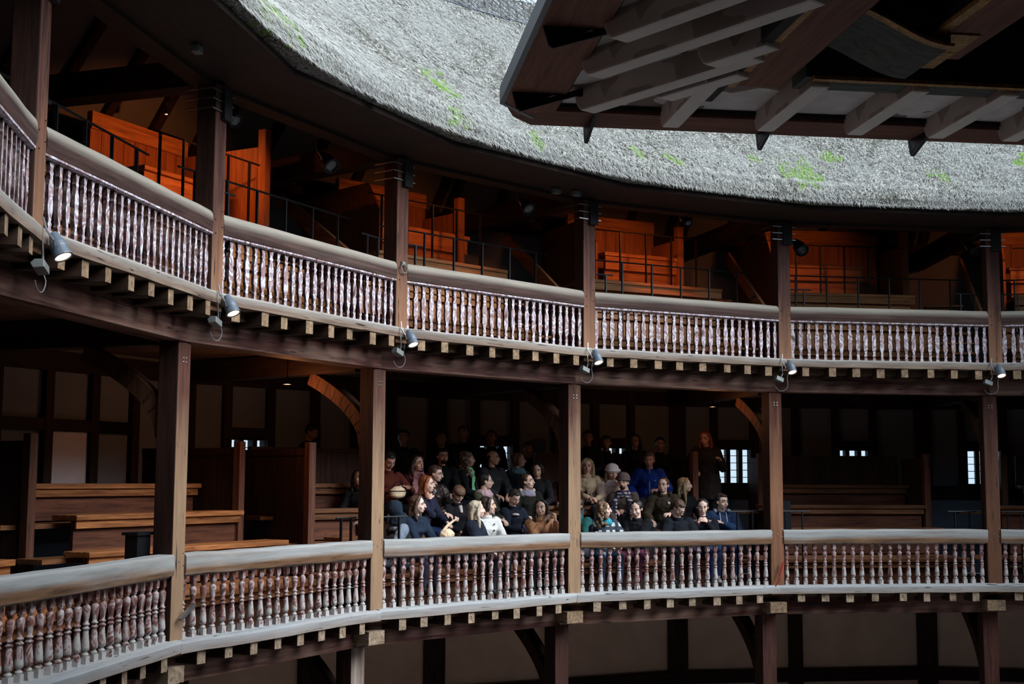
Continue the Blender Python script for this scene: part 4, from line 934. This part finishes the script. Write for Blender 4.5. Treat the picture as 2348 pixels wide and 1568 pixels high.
M['pinkscarf'] = cloth('pink_scarf_cloth', (.48, .24, .25)); M['greenscarf'] = cloth('mint_scarf_cloth', (.24, .62, .34)); M['stripescarf'] = cloth('pink_stripe_scarf', (.62, .42, .46)); M['turq'] = cloth('turquoise_scarf', (.03, .30, .42)); M['greyhood'] = cloth('grey_hood', (.30, .32, .38)); M['creamhood'] = cloth('cream_hood', (.62, .50, .40)); M['lilac'] = cloth('lilac_scarf', (.30, .28, .36)); M['bluegrn'] = cloth('blue_blouse', (.10, .22, .26))
LAP = ((.10, .30, -.42), (-.10, .30, -.42)); RAILA = ((.16, .36, -.27), (-.16, .36, -.27)); CHIN = ((.06, .13, -.02), (-.06, .13, -.02)); FWDP = ((.25, .9, -.5), (-.25, .9, -.5)); CROSS = ((-.10, .30, -.24), (.10, .30, -.26))
M['olive'] = cloth('olive_hood', (.06, .045, .03))
def ex_beard(body, raw, child, H, neck, fwd, side, up, hl, hips, sc):
    X = MB(); X.ell(H((0, .052, -.078)), (1, 1, 1), Matrix.Diagonal((.046*sc, .046*sc, .036*sc)), 12, 8); X.ell(H((0, .094, -.052)), (.022, .022, .007), None, 10, 6); child('beard', X, HC['dark'], .008, 0, .003, 50)
def ex_buttons(body, raw, child, H, neck, fwd, side, up, hl, hips, sc):
    for i in range(5):
        X = MB(); X.ell(neck+fwd*(.125)-side*.05-up*(.10+.085*i), (.012, .012, .012), None, 10, 6); raw('button', X, 'iris')
def ex_bracelet(body, raw, child, H, neck, fwd, side, up, hl, hips, sc):
    s0, e, h = hl[1]; d = (h-e).normalized(); X = MB(); X.tube([h-d*.035, h-d*.01], .034, 12); raw('wristband', X, M['purple'])
def ex_patch(body, raw, child, H, neck, fwd, side, up, hl, hips, sc):
    X = MB(); X.ell(neck+fwd*.105-up*.10+side*.03, (.06, .06, .022), None, 12, 8); child('white_patch', X, M['hat_white'], .009, 0)
def ex_shirt(body, raw, child, H, neck, fwd, side, up, hl, hips, sc):
    X = MB(); X.tube([neck+fwd*.075-up*.02, neck+fwd*.125-up*.12], [.035, .022], 8); child('shirt_front', X, M['hat_white'], .009, 0)
def ex_darkhood(body, raw, child, H, neck, fwd, side, up, hl, hips, sc):
    X = MB(); X.ell(H((0, -.01, .02)), (.112, .112, .125), None, 14, 10); X.tube([H((0, -.05, -.04)), neck-up*.02], [.11, .12], 12); child('hood', X, M['cap_navy'], .012, 2, .008, 14)
    X = MB(); X.tube([neck-up*.05, neck.lerp(hips, .5), hips], [(.20, .135), (.195, .15), (.20, .155)], 14, side=side); child('padded_vest', X, M['vest_dark'], .013, 2, .012, 16)
def ex_vest(body, raw, child, H, neck, fwd, side, up, hl, hips, sc):
    X = MB(); X.tube([neck-up*.10, neck.lerp(hips, .45), hips], [(.135, .135), (.150, .138), (.17, .15)], 14, side=side); child('waistcoat', X, M['vest_dark'], .012, 2, .01, 16)
def ex_zip(body, raw, child, H, neck, fwd, side, up, hl, hips, sc):
    X = MB(); X.tube([neck+fwd*.085+up*.01, neck+fwd*.125-up*.07, neck+fwd*.150-up*.20, neck+fwd*.152-up*.42], .007, 6); raw('zip', X, M['zip_lime'])
    X = MB(); X.ell(neck+fwd*.137+side*(-.09)-up*.17, (.018, .018, .007), None, 8, 6); raw('chest_mark', X, M['hat_white'])
def ex_badge(body, raw, child, H, neck, fwd, side, up, hl, hips, sc):
    X = MB(); X.ell(neck+fwd*.125+side*(-.10)-up*.12, (.026, .026, .026), None, 12, 8); raw('badge', X, M['hat_white'])
def ex_stripes(body, raw, child, H, neck, fwd, side, up, hl, hips, sc):
    for sg in (1, -1):
        for k in (0, 1):
            X = MB(); X.tube([neck+side*sg*(.09+.03*k)+fwd*.06-up*.035, neck+side*sg*(.165+.03*k)+fwd*.085-up*(.13+.02*k)], .012, 8); raw('sleeve_stripe', X, M['lilac'] if k else M['hat_white'])
    X = MB(); 
    for i in (0, 1): s0, e, h = hl[i]; X.tube([h+(e-h).normalized()*.07, h+(e-h).normalized()*.004], .036, 10)
    X2 = MB(); s0, e, h = hl[0]; X2.tube([h+(e-h).normalized()*.07, h+(e-h).normalized()*.004], .036, 10); raw('red_cuff', X2, M['red_cloth'])
    X2 = MB(); s0, e, h = hl[1]; X2.tube([h+(e-h).normalized()*.07, h+(e-h).normalized()*.004], .036, 10); raw('red_cuff', X2, M['red_cloth'])
def ex_cord(body, raw, child, H, neck, fwd, side, up, hl, hips, sc):
    for sg, ln in ((1, .17), (-1, .30)):
        X = MB(); X.tube([neck+side*sg*.05+fwd*.08, neck+side*sg*.05+fwd*.155-up*.12, neck+side*sg*.05+fwd*.165-up*ln], .007, 6); raw('drawcord', X, M['hat_white'])
def ex_lilacbag(body, raw, child, H, neck, fwd, side, up, hl, hips, sc):
    X = MB(); X.ell(neck+side*.12+fwd*.16-up*.22, (.08, .05, .13), None, 12, 8); child('shoulder_bag', X, M['lilac'], .012, 1, .01, 12)
M['purple'] = mat('purple_band', (.16, .07, .35), .5); M['vest_dark'] = cloth('dark_vest', (.016, .016, .018)); M['zip_lime'] = mat('lime_zip', (.42, .52, .30), .5); M['red_cloth'] = cloth('red_cuff_cloth', (.26, .03, .03))
M['cream'] = cloth('cream_leather', (.62, .47, .33)); M['paper'] = mat('blue_paper', (.18, .28, .62), .6)
person('person in dark hood and grey sleeves leaning on the rail beside the left post', 2, -0.857, 11.95, -0.247, v=-60, hp=25, skin='fair', hair=('none','dark'), top=(0.1, 0.13, 0.18), topm=cloth('slate_sleeves', (.16,.20,.26)), arms=((.10,.36,-.34),(-.12,.40,-.30)), extra=ex_darkhood)
person('person with long dark brown hair in navy jacket, profile to the right', 2, -0.460, 11.95, -0.166, v=55, hv=75, hair=('long','brown'), top=(0.013, 0.022, 0.042), legs=(0.08, 0.085, 0.14), arms=((.05,.36,-.36),(-.10,.34,-.38)), lean=0.1)
person('person with long pale blond hair seen from behind, dark quilted jacket', 2, 0.575, 11.90, -0.242, v=75, hv=100, hair=('straight','pale'), top=(0.012, 0.016, 0.028), puff=0.02, arms=LAP, face=False)
person('person with dark bob in white buttoned coat, profile to the right', 2, 0.896, 12.02, -0.188, v=35, hv=85, skin='tan', hair=('bob','dark'), top=(0.66, 0.67, 0.66), arms=((.12,.28,-.40),(-.10,.30,-.42)), extra=ex_buttons)
person('person in tan jacket with long black hair resting chin near hands on the rail', 2, 1.787, 11.84, -0.238, v=5, hv=-14, hp=-4, skin='tan', hair=('long','black'), top=(0.4, 0.19, 0.1), arms=((-.05,.20,.00),(-.19,.22,.0)), poles=((.4,.9,-1.0),(-.3,.9,-1.0)), palms=((-.3,-.4,-.8),(.4,-.4,-.8)), curl=1.1, legs=(0.03, 0.03, 0.04), extra=ex_bracelet)
person('child with short dark hair looking down, navy top with white patch, holding blue paper', 2, 1.845, 12.45, -0.089, v=35, hp=32, sc=0.93, hair=('short','dark'), top=(0.012, 0.017, 0.03), arms=((.02,.32,-.36),(-.12,.30,-.38)), extra=ex_patch)
person('person with copper red hair resting cheek on hand', 2, 0.316, 12.66, 0.102, v=60, hv=75, hair=('long','red'), top=(0.02, 0.022, 0.045), legs=(0.015, 0.03, 0.09), arms=((.06,.12,-.05),(-.10,.32,-.38)), poles=((.3,.8,-1),(-.7,-.2,-.6)), curl=1.0)
person('person with brown hair in black leather jacket behind the red-haired one', 2, 0.731, 12.95, 0.252, v=50, hv=65, hp=8, glasses=True, hair=('short','brown'), top=(0.018, 0.013, 0.013), topm=mat('black_leather', (.03,.018,.016), .35), arms=((.14,.34,-.40),(-.10,.32,-.42)), puff=0.01, fold=0.02)
person('child with brown bowl-cut hair looking down, dark jacket with white shirt', 2, 0.917, 12.66, -0.036, v=30, hp=38, sc=0.93, hair=('bowl','lightbrown'), top=(0.012, 0.013, 0.018), arms=LAP, extra=ex_shirt)
person('person with glasses, slicked dark hair, olive coat and pink striped scarf', 2, 1.454, 12.66, 0.147, v=60, hv=95, glasses=True, hair=('tied','black'), top=(0.06, 0.062, 0.038), scarf=(M['stripescarf'],((.07,.42),(-.02,.40))), arms=((.0,.30,-.40),(-.08,.30,-.40)), legs=(0.03, 0.03, 0.05))
person('person with brown hair tied back, black jacket with cream-lined hood and grey scarf', 2, 2.330, 12.66, 0.143, v=20, hv=62, hp=-6, hair=('bun','brown'), top=(0.016, 0.015, 0.013), hood=M['creamhood'], scarf=(M['lilac'],()), arms=((.10,.30,-.36),(-.05,.32,-.34)), puff=0.012)
person('child in black cap and dark jacket behind the hooded one', 2, 2.935, 13.05, 0.320, v=-5, hp=10, skin='tan', hair=('bob','black'), top=(0.018, 0.019, 0.024), arms=LAP, sc=0.95)
person('person in dark jacket with red lining half hidden behind the third post', 2, 3.398, 12.90, 0.295, v=-30, skin='dim', hair=('short','dark'), top=(0.05, 0.014, 0.014), arms=((-.05,.30,-.34),(-.2,.30,-.32)))
person('person in dark red top looking down at a cream bag, next to the left post', 2, 0.140, 13.30, 0.437, v=30, hp=34, skin='dim', hair=('short','black'), top=(0.1, 0.022, 0.014), arms=((.02,.30,-.22),(-.17,.32,-.22)), extra=None)
person('person with dark hair and large pink scarf, maroon jacket', 2, 0.669, 13.30, 0.399, v=15, hv=45, skin='dim', hair=('long','dark'), top=(0.035, 0.008, 0.012), scarf=(M['pinkscarf'],((.06,.30),(-.10,.36))), arms=LAP, puff=0.01)
person('person with short dark hair and beard in black coat', 2, 1.428, 13.60, 0.522, v=5, hv=22, hp=4, skin='dim', hair=('short','black'), top=(0.01, 0.011, 0.013), arms=LAP, extra=ex_beard)
person('person with wavy ash blond hair and mint green scarf, black coat', 2, 1.953, 13.60, 0.482, v=70, hv=105, skin='dim', hair=('curly','ash'), top=(0.012, 0.012, 0.014), scarf=(M['greenscarf'],((.06,.36),(-.03,.33))), arms=LAP)
person('balding person in dark grey coat, profile to the right', 2, 2.497, 13.60, 0.510, v=35, hv=68, skin='dim', hair=('bald','dark'), top=(0.035, 0.036, 0.042), arms=LAP, puff=0.015)
person('person with ash bob hair in navy jacket, profile to the right', 2, 3.072, 13.60, 0.483, v=35, hv=80, skin='dim', hair=('bob','ash'), top=(0.014, 0.018, 0.03), scarf=(M['bluegrn'],()), arms=LAP)
person('shadowy person in the back row behind the ash bob', 2, 3.782, 14.10, 0.679, v=0, hp=5, skin='dim', hair=('short','black'), top=(0.02, 0.02, 0.024), vis=False)
person('dim figure at the back nearest the left post', 2, 1.101, 14.15, 0.810, v=-10, skin='dim', hair=('short','black'), top=(0.012, 0.012, 0.014), vis=False)
person('dim figure at the back behind the bearded person', 2, 1.881, 14.15, 0.809, v=-10, skin='dim', hair=('short','black'), top=(0.012, 0.012, 0.014), vis=False)
person('dim standing figure at the back behind the mint scarf', 2, 2.347, 14.15, 0.912, v=-10, skin='dim', hair=('short','black'), top=(0.012, 0.012, 0.014), vis=False)
person('dim figure at the back behind the balding person', 2, 2.968, 14.15, 0.857, v=-10, skin='dim', hair=('short','black'), top=(0.012, 0.012, 0.014), vis=False)
person('dark figure bending over the partition left of the second post', 1, 4.334, 14.05, 0.873, v=60, hp=30, skin='dim', hair=('short','black'), top=(0.01, 0.01, 0.013), legs=(0.02, 0.02, 0.03), sit=False, vis=False)
person('person with glasses half hidden left of the second post', 1, 4.843, 13.60, 0.474, v=-20, skin='dim', glasses=True, hair=('short','black'), top=(0.012, 0.012, 0.016), vis=False)
person('person showing a strip of face beside the second post', 1, 3.914, 12.90, 0.184, v=-20, skin='fair', hair=('long','black'), top=(0.012, 0.013, 0.018), vis=False)
person('dark clothed figure with lilac bag on the shoulder left of the second post', 1, 4.830, 14.00, 0.422, v=-20, skin='dim', hair=('short','black'), top=(0.012, 0.012, 0.016), vis=False, extra=ex_lilacbag)
person('person with long blond hair, cream blouse and dark waistcoat beside the third post', 3, -0.350, 13.30, 0.396, v=5, hp=10, skin='dim', hair=('long','blond'), top=(0.5, 0.38, 0.26), arms=((-.02,.32,-.34),(-.12,.30,-.36)), extra=ex_vest, legs=(0.08, 0.11, 0.18))
person('person in white knitted hat and cream coat', 3, 0.003, 13.10, 0.293, v=10, hv=20, hp=10, skin='dim', hair=('long','lightbrown'), hat='beanie_w', top=(0.6, 0.46, 0.42), scarf=(M['hat_white'],()), arms=((.02,.30,-.42),(-.14,.30,-.40)), puff=0.012)
person('bearded person in brown beanie and glasses with navy and white plaid scarf', 3, 0.024, 12.80, 0.134, v=-5, hv=-12, skin='tan', hair=('short','black'), hat='beanie_b', glasses=True, top=(0.085, 0.06, 0.055), scarf=(M['plaid_navy'],((.13,.50),(-.13,.34))), arms=((.10,.30,-.46),(-.12,.28,-.50)), extra=ex_beard, puff=0.01)
person('person with grey hair in bright blue zipped anorak', 3, 0.895, 13.40, 0.500, v=0, hv=-8, hp=6, skin='dim', hair=('short','grey'), top=(0.012, 0.045, 0.3), arms=((.20,.10,-.45),(-.12,.24,-.32)), puff=0.025, extra=ex_zip)
person('person with glasses and hair tied back, olive hooded jacket with round badge', 3, 0.686, 12.66, 0.095, v=-10, hv=-16, glasses=True, hair=('bun','brown'), top=(0.055, 0.042, 0.028), hood=M['olive'], arms=((.14,.30,-.40),(-.16,.40,-.28)), puff=0.02, extra=ex_badge)
person('person with straight blond hair turned away, black coat', 3, 1.162, 12.75, 0.095, v=40, hv=85, hair=('straight','blond'), top=(0.01, 0.012, 0.016), arms=LAP, face=False)
person('person with long curly fair hair in white and black plaid jacket, holding a camera', 3, -0.856, 11.90, -0.265, v=20, hv=85, hair=('curly','lightbrown'), topm=M['plaid_white'], scarf=(M['turq'],()), arms=((.02,.24,-.36),(-.20,.22,-.34)), puff=0.01, curl=1.0, legs=(0.05, 0.09, 0.18), palms=((-.6,0,-.4),(.6,0,-.4)))
person('person with dark tied hair in black coat looking down', 3, -0.317, 11.86, -0.255, v=-22, hv=-20, hp=16, hair=('bun','black'), top=(0.01, 0.011, 0.014), arms=CROSS, puff=0.012, legs=(0.12, 0.03, 0.07))
person('person with short brown hair and glasses bowing the head, black jacket', 3, 0.450, 11.86, -0.253, v=15, hv=48, hp=42, glasses=True, hair=('short','brown'), top=(0.012, 0.015, 0.022), arms=((.14,.34,-.34),(-.16,.34,-.34)), puff=0.01, legs=(0.03, 0.03, 0.04))
person('person with chin on both fists, black and lilac striped jacket', 3, 0.884, 11.86, -0.235, v=0, hv=4, hp=10, hair=('bun','black'), top=(0.01, 0.012, 0.02), arms=((.065,.13,-.07),(-.065,.13,-.07)), poles=((.35,.9,-1.1),(-.35,.9,-1.1)), curl=1.3, palms=((-.5,-.5,.2),(.5,-.5,.2)), legs=(0.05, 0.07, 0.2), extra=ex_stripes)
person('person in navy blue jacket with grey hood, one hand at the collar', 3, 1.317, 11.95, -0.158, v=12, hv=38, hp=4, hair=('short','dark'), top=(0.02, 0.045, 0.11), hood=M['greyhood'], arms=((.24,.22,-.32),(.03,.20,-.15)), poles=((1,-.1,-.6),(-.9,.1,-.5)), puff=0.02, legs=(0.03, 0.06, 0.16), shoes=(0.5, 0.5, 0.52), extra=ex_cord, sc=1.05)
person('person in teal and grey jacket mostly hidden behind the third post', 3, -1.297, 11.95, -0.213, v=-30, hair=('short','dark'), top=(0.02, 0.1, 0.1), arms=((.18,.24,-.42),(.02,.30,-.36)), vis=False)
person('standing person with long auburn hair in long dark coat, hand on the partition top', 3, 2.118, 13.55, 0.886, v=-18, hv=-22, hp=12, skin='dim', hair=('long','red'), top=(0.035, 0.032, 0.032), coat=0.36, sit=False, arms=((.14,.14,-.38),(-.30,.20,-.20)), poles=((.6,-.2,-.8),(-.5,.1,-.9)), puff=0.02, legs=(0.02, 0.02, 0.025), sc=1.02)
person('dim figure at the back directly right of the third post', 3, 0.123, 14.10, 0.880, v=-5, hp=6, skin='dim', hair=('long' if 0==2 else 'short','black'), top=(0.012, 0.012, 0.014), vis=False)
person('dim figure standing before the small window behind the white hat', 3, 0.480, 14.10, 0.798, v=-5, hp=6, skin='dim', hair=('long' if 1==2 else 'short','black'), top=(0.012, 0.012, 0.014), vis=False)
person('dim long-haired figure at the back left of the blue anorak', 3, 1.050, 14.10, 0.829, v=-5, hp=6, skin='dim', hair=('long' if 2==2 else 'short','black'), top=(0.012, 0.012, 0.014), vis=False)
person('dim figure at the back right of the blue anorak', 3, 1.553, 14.10, 0.792, v=-5, hp=6, skin='dim', hair=('long' if 3==2 else 'short','black'), top=(0.012, 0.012, 0.014), vis=False)
# things they hold
r = empty('handbag', BM(2) @ Matrix.Translation((-0.01, 12.92, -0.01)), 'cream handbag with dark band held by the person in dark red', 'bag')
s = MB(); s.ell((0, 0, 0), (.14, .07, .085), None, 16, 10); s.ell((0, 0, -.04), (.13, .07, .05), None, 14, 8); obj('bag_body', fuse('bag_body', s, .009, 1, .004, 20, M['cream']), None, None, r)
s = MB(); s.ell((0, 0, .012), (.150, .078, .018), None, 18, 8); obj('dark_band', fuse('dark_band', s, .007, 0, 0, 9, M['vest_dark']), None, None, r)
s = MB(); s.tube([(-.11, 0, .05), (-.07, -.02, .13), (.02, -.02, .15), (.11, 0, .05)], .010, 6); obj('handle', s, 'iron', None, r)
r = empty('tote_bag', BM(2) @ Matrix.Translation((-0.227, 11.62, -0.537)), 'cream fringed bag with straps standing behind the rail beside the blond person', 'bag')
s = MB(); s.ell((0, 0, -.02), (.12, .06, .08), None, 14, 9); obj('bag_body', fuse('bag_body', s, .009, 1, .012, 26, M['cream']), None, None, r)
for k in range(2):
    s = MB(); s.tube([(-.08+.03*k, 0, .03), (.03+.02*k, .02, .11), (.12+.05*k, .03, .15+.02*k), (.14+.05*k, .03, .17)], .013, 7); obj('strap', s, M['cream'], None, r)
s = MB(); s.box(-.09, .09, -.004, .004, -.06, .06); tag(obj('paper_leaflet', s, 'paper', BM(2) @ Matrix.Translation((1.754, 12.1, -0.564)) @ Matrix.Rotation(.5, 4, 'Y') @ Matrix.Rotation(-.5, 4, 'X')), 'folded blue leaflet held by the child with short dark hair', 'leaflet')
r = empty('camera', BM(3) @ Matrix.Translation((-1.325, 11.45, -0.527)) @ Matrix.Rotation(.7, 4, 'Z'), 'black photo camera held over the rail by the curly-haired person', 'camera')
s = MB(); s.box(-.065, .065, -.03, .03, -.045, .04); s.box(-.025, .025, -.03, .025, .04, .06); obj('camera_body', s, 'iron', None, r, .008)
s = MB(); s.tube([(0, -.03, 0), (0, -.10, 0)], [.034, .037], 14); obj('camera_lens', s, 'iron', None, r)
